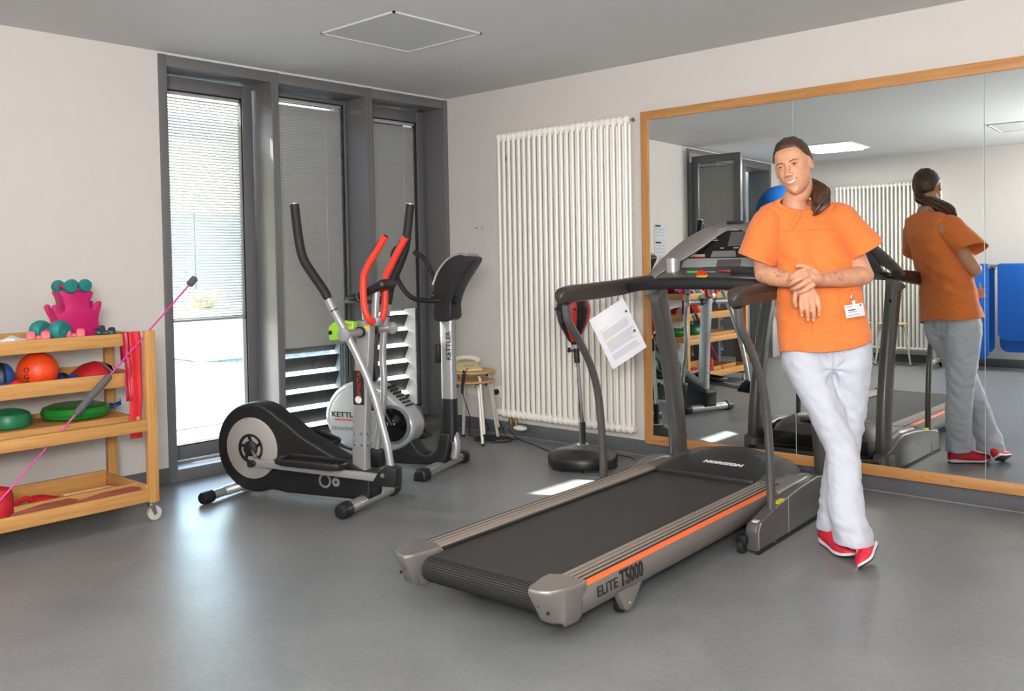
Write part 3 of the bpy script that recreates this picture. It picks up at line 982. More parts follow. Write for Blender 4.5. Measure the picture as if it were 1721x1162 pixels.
band('exercise_band', 'bright red latex band hanging in front of the trolley beside the front post', M['latex_red'], -2.936, -2.874, 0.435, 0.664, 0.976, 0.3, 0.22)
band('exercise_band', 'shorter crimson latex band hanging left of the bright red one', M['latex_crimson'], -2.962, -2.926, 0.63, 0.662, 0.976, 1.7, 0.15)


# ---- swing stick leaning through the trolley
def P(y, z): return Vector((0.692, y, z))
sk = thing('swing_stick', 'long pink swing stick with grey foam grip leaning across the trolley', 'stick', P(-3.13, 0.69))
d = (P(-2.59, 1.23) - P(-3.67, 0.15)).normalized()
c0 = Vector((0, 0, 0))
G().tube([c0 - d * 0.755, c0 + d * 0.77], 0.0046, 8).build('rod', M['pink_rod'], sk)
G().tube([c0 - d * 0.125, c0 - d * 0.12, c0 - d * 0.112, c0 + d * 0.11, c0 + d * 0.118, c0 + d * 0.123], [0.006, 0.013, 0.0175, 0.0175, 0.013, 0.006], 14).build('grip', M['grey_foam'], sk)
for s in (-1, 1):
    G().tube([c0 + d * s * 0.735, c0 + d * s * 0.74, c0 + d * s * 0.785, c0 + d * s * 0.79], [0.012, 0.019, 0.019, 0.014], 14).build('end_weight', M['grey_foam'], sk)

# ---- dumbbells
def dumbbell(label, c, axis, L, r, m, mh, group):
    t = thing('dumbbell', label, 'dumbbell', c, 0, group)
    a = Vector(axis).normalized()
    G().tube([-a * L / 2, a * L / 2], r * 0.33, 10).build('handle', mh, t)
    for s in (-1, 1):
        G().lathe([(r * 0.55, -r * 0.62), (r * 0.86, -r * 0.52), (r, -r * 0.2), (r, r * 0.2), (r * 0.86, r * 0.52), (r * 0.55, r * 0.6), (r * 0.3, r * 0.56), (r * 0.22, r * 0.6)],
                  a * s * L / 2, a * s, 20).build('weight', m, t)
    return t


GD = 'dumbbells on the top tray'
zt1 = 0.944
# magenta stand
rk = thing('dumbbell_stand', 'magenta plastic dumbbell stand holding teal dumbbells on the top tray', 'stand', (0.46, -3.105, zt1))
poly = [(-0.075, 0), (0.105, 0), (0.098, 0.10), (0.118, 0.185), (0.092, 0.192), (0.068, 0.155), (0.058, 0.165), (0.056, 0.19), (0.068, 0.25), (-0.082, 0.255), (-0.062, 0.20), (-0.066, 0.155), (-0.086, 0.15), (-0.105, 0.185), (-0.128, 0.172), (-0.098, 0.10)]
poly = [(p.x, p.y) for p in catmull([(a, b, 0) for a, b in poly], 4, True)]
G().prism(poly, (0.02, 0, 0), Y, Z, (0.012, 0, 0)).build('plate', M['magenta'], rk, bevel=0.002)
G().prism(poly, (-0.075, 0, 0), Y, Z, (0.012, 0, 0)).build('plate', M['magenta'], rk, bevel=0.002)
G().bb((-0.065, -0.062, 0.02), (0.022, 0.056, 0.235)).build('web', M['magenta'], rk, bevel=0.006)
G().prism([(-0.062, 0.16), (-0.082, 0.25), (-0.07, 0.25), (-0.05, 0.16)], (-0.075, 0, 0), Y, Z, (0.105, 0, 0)).build('side', M['magenta'], rk, bevel=0.002)
dumbbell('small teal dumbbell on top of the magenta stand, left one', (0.45, -3.155, zt1 + 0.275), (1, 0.12, 0), 0.115, 0.033, M['teal'], M['magenta'], GD)
dumbbell('small teal dumbbell on top of the magenta stand, right one', (0.45, -3.085, zt1 + 0.278), (1, 0.16, 0), 0.115, 0.033, M['teal'], M['magenta'], GD)
dumbbell('large teal dumbbell lying in front of the magenta stand', (0.535, -3.262, zt1 + 0.057), (1, 0.55, 0), 0.11, 0.056, M['teal'], M['magenta'], GD)
dumbbell('pink dumbbell at the left of the large teal dumbbell on the top tray', (0.585, -3.338, zt1 + 0.034), (0.3, 1, 0), 0.064, 0.034, M['rose'], M['rose'], GD)
dumbbell('pink dumbbell below the magenta stand, right of the large teal dumbbell', (0.585, -3.172, zt1 + 0.034), (0.3, 1, 0), 0.062, 0.034, M['rose'], M['rose'], GD)
dumbbell('glossy dark green dumbbell at the right end of the top tray', (0.52, -2.985, zt1 + 0.031), (0.5, 1, 0.0), 0.06, 0.03, M['dark_teal'], M['dark_teal'], GD)
dumbbell('dark green dumbbell with magenta handle behind the glossy one on the top tray', (0.38, -2.99, zt1 + 0.033), (0.4, 1, 0), 0.085, 0.032, M['dark_teal'], M['magenta'], GD)
bg = G()
rings = []
for i in range(7):
    f = i / 6
    rr = 0.055 * sin(pi * (0.08 + 0.84 * f))
    rings.append([Vector((0.55 + rr * cos(2 * pi * k / 14) * (1 + 0.25 * sin(3 * k + i)), -3.445 + (f - 0.5) * 0.17, 0.966 + 0.5 * rr * sin(2 * pi * k / 14) * (1 + 0.3 * sin(5 * k + 2 * i)) - 0.004)) for k in range(14)])
tag(bg.loft(rings).build('crumpled_bag', M['paper']), 'crumpled white plastic bag at the left of the top tray', 'bag')

# ---- second tray
zt2 = 0.718
bt = thing('exercise_ball', 'orange rubber ball on the second tray of the trolley', 'ball', (0.53, -3.325, zt2 + 0.094))
G().ell((0, 0, 0), 0.094, 36, 22).build('ball_skin', M['orange_ball'], bt)
dirc = Vector((0.62, -0.78, 0)).normalized()
for i, ch in enumerate('OGO'):
    e = radians(-5 - 20 * i + 14)
    dv = Vector((dirc.x * cos(e), dirc.y * cos(e), sin(e)))
    upv = Vector((-dirc.x * sin(e), -dirc.y * sin(e), cos(e)))
    text(ch, 'lettering', 0.036, M['ink'], bt, dv * 0.0945, upv.cross(dv), upv, 0.001)


def soft_cuff(label, c, lumps):
    t = thing('wrist_weight', label, 'cuff', c, 0, 'weight cuffs')
    g = G()
    for (x, y, z, a, b_, c_) in lumps:
        g.ell((x, y, z), (a, b_, c_), 22, 14)
    g.build('pad', M['blue_vinyl'], t, ang=80)
    x, y, z, a, b_, c_ = lumps[0]
    G().tube([(x + a * 1.01 * cos(k * pi / 10 - 0.2), y - b_ * 0.25, z + c_ * 1.01 * sin(k * pi / 10 - 0.2)) for k in range(11)], 0.012, 8, up=(0, 1, 0), flat=0.25).build('strap', M['black_plastic'], t)


soft_cuff('dark blue weight cuff standing at the left edge of the second tray', (0.54, -3.485, zt2), [(0, 0, 0.075, 0.05, 0.05, 0.075), (0.03, 0.03, 0.03, 0.05, 0.03, 0.03)])
soft_cuff('flat dark blue weight cuff right of the orange ball on the second tray', (0.545, -3.20, zt2), [(0, -0.01, 0.038, 0.06, 0.03, 0.036), (0.01, 0.03, 0.034, 0.06, 0.03, 0.032)])
tg = thing('small_red_ball', 'small glossy red ball at the left edge of the second tray', 'ball', (0.60, -3.447, zt2 + 0.035))
G().ell((0, 0, 0), 0.035, 20, 12).build('ball_skin', M['latex_red'], tg)
rb = thing('red_pouch', 'flat red pouch with white stripe on the second tray', 'pouch', (0.5, -3.06, zt2))
rings = []
for i, (yy, hh, ww) in enumerate(((-0.085, 0.02, 0.05), (-0.07, 0.07, 0.09), (-0.02, 0.105, 0.105), (0.03, 0.115, 0.105), (0.07, 0.075, 0.1), (0.095, 0.02, 0.08))):
    rings.append([Vector((ww * cos(2 * pi * k / 16), yy, hh * 0.5 + hh * 0.5 * sin(2 * pi * k / 16))) for k in range(16)])
G().loft(rings).build('pouch_body', M['red_cloth'], rb)
G().prism([(0.02, 0.117), (0.068, 0.085), (0.085, 0.045), (0.058, 0.095)], (0.115, 0, 0), Y, Z, (-0.11, 0, 0)).build('white_stripe', M['paper'], rb)
lp = G().tube(catmull([(0.0, 0.1, 0.01), (0.06, 0.14, 0.045), (0.03, 0.2, 0.05), (-0.03, 0.17, 0.04), (-0.02, 0.11, 0.01)], 6), 0.005, 8)
lp.build('loop_handle', M['red_cloth'], rb)

# ---- third tray
zt3 = 0.54
cu = thing('balance_cushion', 'green spiked air cushion at the left of the third tray', 'cushion', (0.44, -3.435, zt3), 0, 'air cushions')
G().lathe([(0.02, 0.0), (0.085, 0.0), (0.1, 0.012), (0.104, 0.03), (0.1, 0.06), (0.094, 0.072), (0.07, 0.084), (0.03, 0.09), (0.0, 0.091)], (0, 0, 0), Z, 36).build('cushion_body', M['green_cush'], cu)
sp = G()
for i in range(-6, 7):
    for j in range(-6, 7):
        x_, y_ = i * 0.0135 + (j % 2) * 0.0067, j * 0.012
        q = x_ * x_ + y_ * y_
        if q < 0.082 ** 2:
            zz = 0.0905 - 0.018 * (q / 0.082 ** 2)
            sp.lathe([(0.0042, -0.003), (0.0028, 0.004), (0.0006, 0.008)], (x_, y_, zz), Z, 5)
so = sp.build('spikes', M['green_cush'], cu); so['kind'] = 'stuff'
cr = thing('ring_cushion', 'smooth bright green inflated ring cushion behind the grey grip on the third tray', 'cushion', (0.395, -3.095, zt3), 0, 'air cushions')
G().lathe([(0.01, 0.018), (0.09, 0.012), (0.125, 0.002), (0.155, 0.012), (0.166, 0.036), (0.155, 0.06), (0.12, 0.072), (0.08, 0.066), (0.01, 0.058)], (0, 0, 0), Z, 44).build('cushion_body', M['green_ring'], cr)
bb_ = thing('blue_strap', 'crumpled dark blue strap at the right end of the third tray', 'strap', (0.42, -2.925, zt3 + 0.02))
G().tube(catmull([(0.05, -0.05, 0.0), (0.02, 0, 0.03), (-0.03, 0.0, 0.01), (0.0, 0.05, 0.03), (0.05, 0.03, 0.05)], 6), 0.012, 6, flat=0.4).build('webbing', M['blue_vinyl'], bb_)

# ---- bottom tray
zt4 = 0.122
for (lbl, yc, ln, xo, tilt) in (('long dark red wooden board in the front gutter of the bottom tray, right one', -3.06, 0.36, 0.652, 0.04), ('dark brown wooden board in the front gutter of the bottom tray, left one', -3.36, 0.34, 0.642, 0.02)):
    t = thing('wooden_paddle', lbl, 'paddle', (xo, yc, zt4 + 0.002), 0, 'boards in the gutter')
    pts = [(-ln / 2, 0.01), (-ln / 2 + 0.05, 0.0), (ln / 2 - 0.06, 0.0), (ln / 2, 0.05), (ln / 2 - 0.05, 0.065), (0.0, 0.062), (-ln / 2 + 0.03, 0.045)]
    o = G().prism(pts, (0, 0, 0), Y, Vector((-0.35, 0, 1)).normalized(), (0.014, 0, 0.004)).build('board', M['dark_wood'], t, bevel=0.004)
tp = thing('clear_tray', 'flat clear plastic tray lying in the bottom tray', 'tray', (0.4, -3.02, zt4))
G().bb((-0.09, -0.13, 0.0), (0.09, 0.13, 0.004)).build('base', M['paper'], tp, bevel=0.002)
for a, b in (((-0.1, -0.14), (-0.085, 0.14)), ((0.085, -0.14), (0.1, 0.14)), ((-0.1, -0.14), (0.1, -0.125)), ((-0.1, 0.125), (0.1, 0.14))):
    G().bb((a[0], a[1], 0), (b[0], b[1], 0.014)).build('rim', M['ply'], tp, bevel=0.003)
rbag = thing('red_sandbag', 'red cloth bag with loop handle in the bottom tray', 'bag', (0.48, -3.27, zt4))
rings = []
for (yy, hh, ww) in ((-0.09, 0.04, 0.03), (-0.07, 0.075, 0.06), (-0.02, 0.07, 0.075), (0.05, 0.045, 0.07), (0.1, 0.015, 0.04)):
    rings.append([Vector((ww * cos(2 * pi * k / 16), yy, hh * 0.5 + hh * 0.5 * sin(2 * pi * k / 16))) for k in range(16)])
G().loft(rings).build('bag_body', M['red_cloth'], rbag)
G().tube(catmull([(0.0, -0.08, 0.06), (0.01, -0.13, 0.07), (0.02, -0.2, 0.03), (0.05, -0.24, 0.012), (0.06, -0.15, 0.01), (0.05, -0.08, 0.02)], 6), 0.013, 8, flat=0.5).build('handle_loop', M['red_cloth'], rbag)
rr_ = thing('red_roll', 'upright red roll at the left end of the bottom tray', 'roll', (0.585, -3.53, zt4))
G().lathe([(0.05, 0), (0.055, 0.01), (0.055, 0.13), (0.045, 0.16), (0.02, 0.17)], (0, 0, 0), Z, 20).build('roll_body', M['red_cloth'], rr_)
# things on the far end of the trolley, seen only in the mirror
sp_ = thing('loudspeaker', 'black box loudspeaker at the far end of the top tray, seen in the mirror', 'speaker', (0.42, -3.85, zt1))
G().bb((-0.11, -0.15, 0), (0.11, 0.15, 0.42)).build('cabinet', M['black_plastic'], sp_, bevel=0.02)
G().lathe([(0.08, 0), (0.085, 0.006), (0.05, -0.002), (0.01, 0.0)], (0.0, 0.152, 0.2), Y, 24).build('cone', M['black_rubber'], sp_)
for k, (zz, lbl) in enumerate(((1.62, 'upper white printed sheet pinned to the left wall, seen in the mirror'), (1.44, 'lower white printed sheet pinned to the left wall, seen in the mirror'))):
    t = thing('wall_sheet', lbl, 'paper sheet', (0.002, -3.56, zz), 0, 'sheets on the wall')
    G().bb((0, -0.12, -0.083), (0.002, 0.12, 0.083)).build('sheet', M['paper'], t, smooth=False)
    for i in range(3):
        for j in range(4):
            G().bb((0.002, -0.1 + j * 0.052, 0.03 - i * 0.036), (0.0026, -0.055 + j * 0.052, 0.034 - i * 0.036)).build('print_line', M['ink_grey'], t, smooth=False)
    G().bb((0.002, -0.02, 0.055), (0.0026, 0.1, 0.075)).build('print_heading', M['ink'], t, smooth=False)
tu = thing('red_tube_loop', 'red rubber tube hanging in a loop below the second tray, seen in the mirror', 'tube', (0.4, -3.9, 0.13))
G().tube(catmull([(0, 0.15, 0), (0.02, 0.05, 0.2), (0.0, -0.05, 0.3), (-0.02, -0.12, 0.2), (0, -0.08, 0.0)], 8), 0.016, 8, flat=0.5).build('tube_band', M['red_cloth'], tu)

# ================================================================== ELLIPTICAL TRAINER
el = thing('elliptical_trainer', 'elliptical trainer with silver flywheel disc and red fixed handles before the windows', 'cross trainer', (1.449, -2.215, 0), radians(19.5))


def V3(l, w, z): return Vector((l, w, z))


def foot_tube(par, l, w0, w1, r, capr, bolts, m='silver'):
    G().tube([V3(l, w0, capr), V3(l, w1, capr)], r, 18).build('foot_tube', M[m], par)
    for w_, s in ((w0, -1), (w1, 1)):
        G().lathe([(capr * 0.99, -0.035), (capr, -0.02), (capr, 0.02), (capr * 0.86, 0.035), (capr * 0.5, 0.041)], V3(l, w_ , capr), V3(0, s, 0), 20).build('foot_cap', M['black_plastic'], par)
    for b in bolts:
        G().lathe([(0.006, 0), (0.005, 0.004)], V3(l + r * 0.9, b, capr + r * 0.35), V3(1, 0, 0.4), 8).build('bolt', M['chrome'], par)


foot_tube(el, 0.0, 0.02, 0.52, 0.033, 0.041, (0.14, 0.2, 0.33))
foot_tube(el, -0.887, 0.02, 0.50, 0.026, 0.036, ())
G().bb((-0.887, 0.25, 0.02), (0.0, 0.29, 0.045)).build('base_bar', M['silver'], el, bevel=0.004)
G().tube([V3(-0.887, 0.17, 0.036), V3(-0.84, 0.23, 0.05), V3(-0.8, 0.25, 0.07)], 0.03, 12).build('foot_clamp', M['silver'], el)
# housing
cx, cz, R = -0.712, 0.285, 0.252
prof = []
for i in range(0, 27):
    a = radians(48 + i * 9.6)
    prof.append((cx + R * cos(a), cz + R * sin(a)))
prof += [(-0.5, 0.045), (-0.1, 0.045), (0.045, 0.05), (0.05, 0.19), (-0.02, 0.2), (-0.2, 0.285), (-0.38, 0.37), (-0.49, 0.445)]
G().prism(prof, V3(0, 0.2, 0), X, Z, V3(0, 0.14, 0)).build('flywheel_housing', M['black_plastic'], el, bevel=0.022, seg=4, ang=50)
for wf, s in ((0.198, -1), (0.342, 1)):
    c = V3(cx, wf, cz)
    G().lathe([(0.172, 0), (0.172, 0.006), (0.166, 0.009), (0.02, 0.010)], c, V3(0, s, 0), 56).build('flywheel_disc', M['silver_disc'], el)
    hb = G().lathe([(0.080, 0.009), (0.082, 0.018), (0.070, 0.019), (0.067, 0.011)], c, V3(0, s, 0), 40, closed=True)
    hb.lathe([(0.044, 0.009), (0.043, 0.024), (0.03, 0.032), (0.0, 0.034)], c, V3(0, s, 0), 36)
    for k in range(5):
        a = 2 * pi * k / 5 + 0.3
        dr = V3(cos(a), 0, sin(a)); tn = V3(-sin(a), 0, cos(a))
        hb.prism([(-0.010, 0.04), (0.006, 0.04), (0.020, 0.072), (0.002, 0.072)], c + V3(0, s * 0.01, 0), tn, dr, V3(0, s * 0.009, 0))
    hb.build('flywheel_hub', M['black_plastic'], el)
    if s < 0:
        for a in (100, 340, 215):
            G().lathe([(0.005, 0), (0.004, 0.003)], c + V3(0.164 * cos(radians(a)), -0.009, 0.164 * sin(radians(a))), V3(0, -1, 0), 8).build('screw', M['chrome'], el)
# gear emblem on the lower housing
for (gx, gz, gr, nt_) in ((-0.235, 0.135, 0.042, 22), (-0.165, 0.132, 0.026, 16)):
    pg = []
    for k in range(nt_ * 2):
        rr = gr if k % 2 == 0 else gr * 0.86
        pg.append((gx + rr * cos(pi * k / nt_), gz + rr * sin(pi * k / nt_)))
    if gr > 0.03:
        ring = G()
        n = len(pg)
        vs = [V3(a, 0.1985, b) for a, b in pg] + [V3(gx + (a - gx) * 0.72, 0.1985, gz + (b - gz) * 0.72) for a, b in pg]
        ring.add(vs, [(k, (k + 1) % n, n + (k + 1) % n, n + k) for k in range(n)])
        ring.build('gear_emblem', M['silver'], el, smooth=False)
    else:
        G().prism(pg, V3(0, 0.1995, 0), X, Z, V3(0, -0.001, 0)).build('gear_emblem', M['silver'], el, smooth=False)
        G().lathe([(0.008, 0), (0.007, 0.001)], V3(gx, 0.1975, gz), V3(0, -1, 0), 14).build('gear_hole', M['black_plastic'], el)
# mast
mast = [V3(-0.045, 0.27, 0.06), V3(-0.045, 0.27, 0.3), V3(-0.028, 0.27, 0.6), V3(0.0, 0.27, 0.95), V3(0.004, 0.27, 1.0)]
G().tube(mast, 0.042, 4 * 5, up=(1, 0, 0), flat=0.72, power=9).build('mast', M['silver'], el, ang=40)
G().bb((-0.10, 0.22, 0.04), (0.02, 0.32, 0.19)).build('mast_foot', M['black_plastic'], el, bevel=0.012)
for zz in (0.335, 0.395):
    for l_ in (-0.065, -0.023):
        G().lathe([(0.007, 0), (0.006, 0.005)], V3(l_ + 0.002, 0.2385, zz), V3(0, -1, 0), 8).build('bolt', M['chrome'], el)
    for w_ in (0.25, 0.285):
        G().lathe([(0.007, 0), (0.006, 0.005)], V3(0.001, w_, zz), V3(1, 0, 0), 8).build('bolt', M['chrome'], el)
# sticker on the mast
stk = G().bb((-0.068, 0.2375, 0.55), (-0.002, 0.2395, 0.735)).build('sticker', M['ink'], el, smooth=False)
text('OPTICTUN', 'sticker_text', 0.03, M['ink_red'], stk, (-0.030, 0.237, 0.662), (0.0, 0, 1), (-1, 0, 0), 0.0004)
pg = []
for k in range(32):
    rr = 0.022 if k % 2 == 0 else 0.018
    pg.append((-0.036 + rr * cos(pi * k / 16), 0.578 + rr * sin(pi * k / 16)))
G().prism(pg, V3(0, 0.2372, 0), X, Z, V3(0, -0.0006, 0)).build('sticker_gear', M['ink_white'], stk, smooth=False)
# axle and swing arms
G().tube([V3(0.02, 0.04, 0.945), V3(-0.012, 0.5, 0.945)], 0.022, 14).build('axle', M['silver'], el)
for w_ in (0.20, 0.335):
    G().lathe([(0.029, -0.012), (0.029, 0.012)], V3(0.005, w_, 0.945), Y, 16).build('bearing', M['black_plastic'], el)
for side, pts, gr_ in (('near', [(0.268, 0.05, 0.24), (0.25, 0.05, 0.36), (0.222, 0.05, 0.47), (0.168, 0.05, 0.65), (0.095, 0.05, 0.81), (0.02, 0.05, 0.945), (-0.058, 0.05, 1.075), (-0.10, 0.05, 1.15)],
                       [(-0.085, 0.05, 1.125), (-0.115, 0.05, 1.175), (-0.185, 0.05, 1.265), (-0.235, 0.05, 1.34), (-0.262, 0.05, 1.45), (-0.282, 0.05, 1.625)]),
                      ('far', [(-0.09, 0.49, 0.22), (-0.065, 0.49, 0.36), (-0.035, 0.49, 0.51), (-0.025, 0.49, 0.65), (-0.03, 0.49, 0.79), (-0.014, 0.49, 0.945), (0.015, 0.49, 1.1)],
                       [(0.012, 0.49, 1.08), (0.03, 0.49, 1.18), (0.08, 0.49, 1.28), (0.125, 0.49, 1.38), (0.142, 0.49, 1.47), (0.165, 0.49, 1.63)])):
    a = G().tube(catmull(pts, 5), 0.0195, 14).build('swing_arm', M['silver'], el)
    G().tube(catmull(gr_, 5), [0.0195, 0.0245] + [0.0245] * 10, 14).build('foam_grip', M['foam'], a)
    G().lathe([(0.0225, -0.002), (0.0225, 0.006), (0.015, 0.009)], gr_[-1], Vector(gr_[-1]) - Vector(gr_[-2]), 14).build('end_cap', M['silver'], a)
    w_ = pts[0][1]
    s = -1 if side == 'near' else 1
    G().lathe([(0.034, 0), (0.034, 0.012), (0.012, 0.016)], V3(0.02, w_ + s * 0.02, 0.945), V3(0, s, 0), 18).build('pivot_cover', M['silver'], a)
    k = 5 if side == 'near' else 3
    G().tube([Vector(gr_[0]) + (Vector(pts[-2]) - Vector(pts[-1])).normalized() * 0.07, Vector(gr_[0]) + (Vector(pts[-2]) - Vector(pts[-1])).normalized() * 0.064], 0.0212, 14).build('clip', M['black_plastic'], a)
    # foot bracket
    b0 = Vector(pts[0])
    G().prism([(-0.11, -0.055), (0.04, -0.055), (0.045, 0.04), (-0.01, 0.055), (-0.06, 0.02)], b0 + V3(0, -0.035, -0.005), X, Z, V3(0, 0.07, 0)).build('bracket', M['black_plastic'], a, bevel=0.008)
    G().lathe([(0.014, 0), (0.012, 0.008)], b0 + V3(-0.03, s * 0.036, 0.0), V3(0, s, 0), 12).build('bracket_bolt', M['chrome'], a)
    # pedal arm, pedal
    cl = -0.60 if side == 'near' else -0.86
    z0 = 0.235 if side == 'near' else 0.36
    bar = [V3(cl, w_ + 0.03 * (1 if side == 'near' else -1), z0), V3(b0.x - 0.06, w_, b0.z - 0.025)]
    G().tube(bar, 0.019, 16, up=(0, 0, 1), flat=0.8, power=8).build('pedal_arm', M['silver'], el)
    p0 = bar[0].lerp(bar[1], 0.24); p1 = bar[0].lerp(bar[1], 0.72)
    pm_ = (p0 + p1) / 2 + Z * 0.028
    dirp = (p1 - p0).normalized()
    rot = Matrix.Rotation(-math.asin(dirp.z), 3, 'Y')
    L_ = (p1 - p0).length
    tr_poly = [(-L_ / 2, -0.055), (-L_ / 2 + 0.04, -0.07), (L_ / 2 - 0.05, -0.07), (L_ / 2, -0.04), (L_ / 2, 0.045), (L_ / 2 - 0.05, 0.07), (-L_ / 2 + 0.04, 0.07), (-L_ / 2, 0.055)]
    mm = Matrix.Translation(pm_) @ rot.to_4x4()
    q = G().prism(tr_poly, (0, 0, -0.008), X, Y, (0, 0, 0.012)).xf(mm)
    ped = q.build('pedal', M['black_plastic'], el, bevel=0.003)
    rim = catmull([(a_, b_, 0.014) for a_, b_ in tr_poly], 4, True)
    G().tube(rim, 0.015, 6, up=(0, 0, 1), flat=0.3, closed=True).xf(mm).build('pedal_rim', M['black_plastic'], ped)
    rb_ = G()
    for i in range(9):
        for j in range(4):
            rb_.box((-L_ / 2 + 0.045 + i * (L_ - 0.09) / 8, -0.045 + j * 0.03, 0.006), (0.02, 0.018, 0.004))
    rb_.xf(mm).build('tread', M['black_rubber'], ped, smooth=False)
    # crank
    G().tube([V3(cx, 0.27 + s * 0.08, cz), V3(cl, w_ + (0.05 if side == 'near' else -0.05), z0)], 0.011, 10).build('crank', M['chrome'], el)
    G().lathe([(0.018, -0.02), (0.02, 0.0), (0.016, 0.018)], V3(cl, w_, z0), Y, 14).build('crank_pin', M['black_plastic'], el)
# fixed red handles
for s, top, pts in ((-1, None, [(0.062, 0.255, 1.0), (0.058, 0.225, 1.0), (0.05, 0.205, 1.03), (0.035, 0.20, 1.09), (0.035, 0.20, 1.22), (0.052, 0.20, 1.275), (0.11, 0.20, 1.36), (0.175, 0.20, 1.45)]),
                    (1, None, [(0.062, 0.285, 1.0), (0.064, 0.315, 1.0), (0.07, 0.338, 1.03), (0.078, 0.342, 1.09), (0.085, 0.342, 1.22), (0.11, 0.342, 1.275), (0.16, 0.342, 1.36), (0.215, 0.342, 1.445)])):
    h = G().tube(catmull(pts, 5), 0.0185, 14).build('fixed_handle', M['red_grip'], el)
    e_, f_ = Vector(pts[-1]), Vector(pts[-2])
    dd = (e_ - f_).normalized()
    sd = V3(-dd.z, 0, dd.x)
    G().tube([f_ + sd * 0.009 + dd * 0.0, f_ + sd * 0.009 + dd * 0.075], 0.0135, 10).build('pulse_sensor', M['black_gloss'], h)
    G().lathe([(0.0135, 0), (0.0, 0.0006)], e_ + dd * 0.0005, dd, 14).build('open_end', M['black_rubber'], h)
G().bb((0.0, 0.245, 0.975), (0.085, 0.295, 1.02)).build('handle_clamp', M['silver'], el, bevel=0.006)
G().tube([V3(0.055, 0.27, 0.98), V3(0.07, 0.27, 1.16)], 0.02, 12).build('console_stem', M['silver'], el)
# console
rot = Matrix.Rotation(radians(-24), 4, 'Y')
mm = Matrix.Translation(V3(0.055, 0.285, 1.165)) @ rot
con = G().prism([(-0.11, -0.03), (-0.09, -0.055), (0.08, -0.065), (0.10, -0.045), (0.10, 0.07), (0.08, 0.09), (-0.09, 0.08), (-0.11, 0.05)], (0, 0, -0.02), X, Y, (0, 0, 0.045)).xf(mm).build('console', M['black_plastic'], el, bevel=0.014, seg=3)
G().bb((-0.06, -0.04, 0.0255), (0.05, 0.06, 0.027)).xf(mm).build('console_screen', M['screen'], con)
G().tube(catmull([(0.03, 0.24, 1.14), (0.01, 0.232, 1.1), (0.04, 0.235, 1.06), (0.02, 0.238, 1.02), (0.03, 0.24, 1.0)], 6), 0.003, 6).build('cable', M['black_rubber'], con)
G().bb((0.012, 0.234, 0.955), (0.045, 0.2385, 0.978)).build('warning_label', M['ink_yellow'], el, smooth=False)
lg = thing('lime_holder', 'lime green plastic block fixed behind the left swing arm of the elliptical', 'holder', (1.292, -2.062, 0.922), radians(19.5))
G().prism([(-0.08, -0.04), (-0.068, -0.055), (0.07, -0.042), (0.078, -0.03), (0.078, 0.05), (0.0, 0.055), (-0.05, 0.045), (-0.08, 0.02)], (0, -0.02, 0.03), X, Z, (0, 0.045, 0)).build('holder_body', M['lime'], lg, bevel=0.01, seg=3)
G().lathe([(0.012, 0), (0.011, 0.004)], (-0.065, -0.022, 0.02), (0, -1, 0), 14).build('holder_hole', M['black_plastic'], lg)
text('HAMMER', 'lettering', 0.02, M['ink_red'], lg, (0.03, -0.0215, 0.062), X, Z, 0.0006)

# ================================================================== EXERCISE BIKE
bk = thing('exercise_bike', 'silver and black exercise bike behind the elliptical trainer by the windows', 'exercise bike', (1.071, -1.141, 0), radians(19))
G().tube([V3(0, -0.25, 0.04), V3(0, 0.25, 0.04)], 0.03, 20, up=(1, 0, 0), flat=0.85, power=5).build('foot_tube', M['silver'], bk)
for s in (-1, 1):
    G().prism([(-0.043, 0), (0.043, 0), (0.045, 0.045), (0.03, 0.072), (-0.03, 0.072), (-0.045, 0.045)], V3(0, s * 0.225, 0.0), X, Z, V3(0, s * 0.085, 0)).build('foot_cap', M['black_plastic'], bk, bevel=0.014, seg=3)
G().tube([V3(-0.78, -0.25, 0.035), V3(-0.78, 0.25, 0.035)], 0.028, 16).build('foot_tube', M['silver'], bk)
for s in (-1, 1):
    G().lathe([(0.034, -0.03), (0.034, 0.025), (0.02, 0.03)], V3(-0.78, s * 0.25, 0.035), V3(0, s, 0), 16).build('foot_cap', M['black_plastic'], bk)
G().tube([V3(-0.78, 0, 0.05), V3(-0.2, 0, 0.05)], 0.022, 12).build('base_bar', M['silver'], bk)
G().prism([(-0.8, 0.03), (-0.25, 0.035), (-0.02, 0.045), (0.045, 0.06), (0.065, 0.13), (0.085, 0.25), (-0.005, 0.25), (-0.025, 0.15), (-0.06, 0.115), (-0.1, 0.108), (-0.14, 0.125), (-0.2, 0.2), (-0.26, 0.25), (-0.7, 0.2), (-0.8, 0.15)], V3(0, -0.055, 0), X, Z, V3(0, 0.11, 0)).build('frame_cover', M['black_plastic'], bk, bevel=0.016, seg=3, ang=50)
hp = catmull([(a, 0, b) for a, b in ((-0.82, 0.31), (-0.79, 0.42), (-0.70, 0.515), (-0.57, 0.555), (-0.42, 0.535), (-0.30, 0.46), (-0.20, 0.37), (-0.155, 0.28), (-0.19, 0.19), (-0.29, 0.125), (-0.46, 0.098), (-0.65, 0.115), (-0.77, 0.19))], 5, True)
hp = [(p.x, p.z) for p in hp]
G().prism(hp, V3(0, -0.085, 0), X, Z, V3(0, 0.17, 0)).build('wheel_housing', M['bike_silver'], bk, bevel=0.035, seg=5, ang=60)
inn = [(-0.47 + (a + 0.47) * 0.86, 0.32 + (b - 0.32) * 0.86) for a, b in hp]
G().prism(inn, V3(0, -0.0885, 0), X, Z, V3(0, 0.177, 0)).build('side_panel', M['bike_silver'], bk, bevel=0.004)
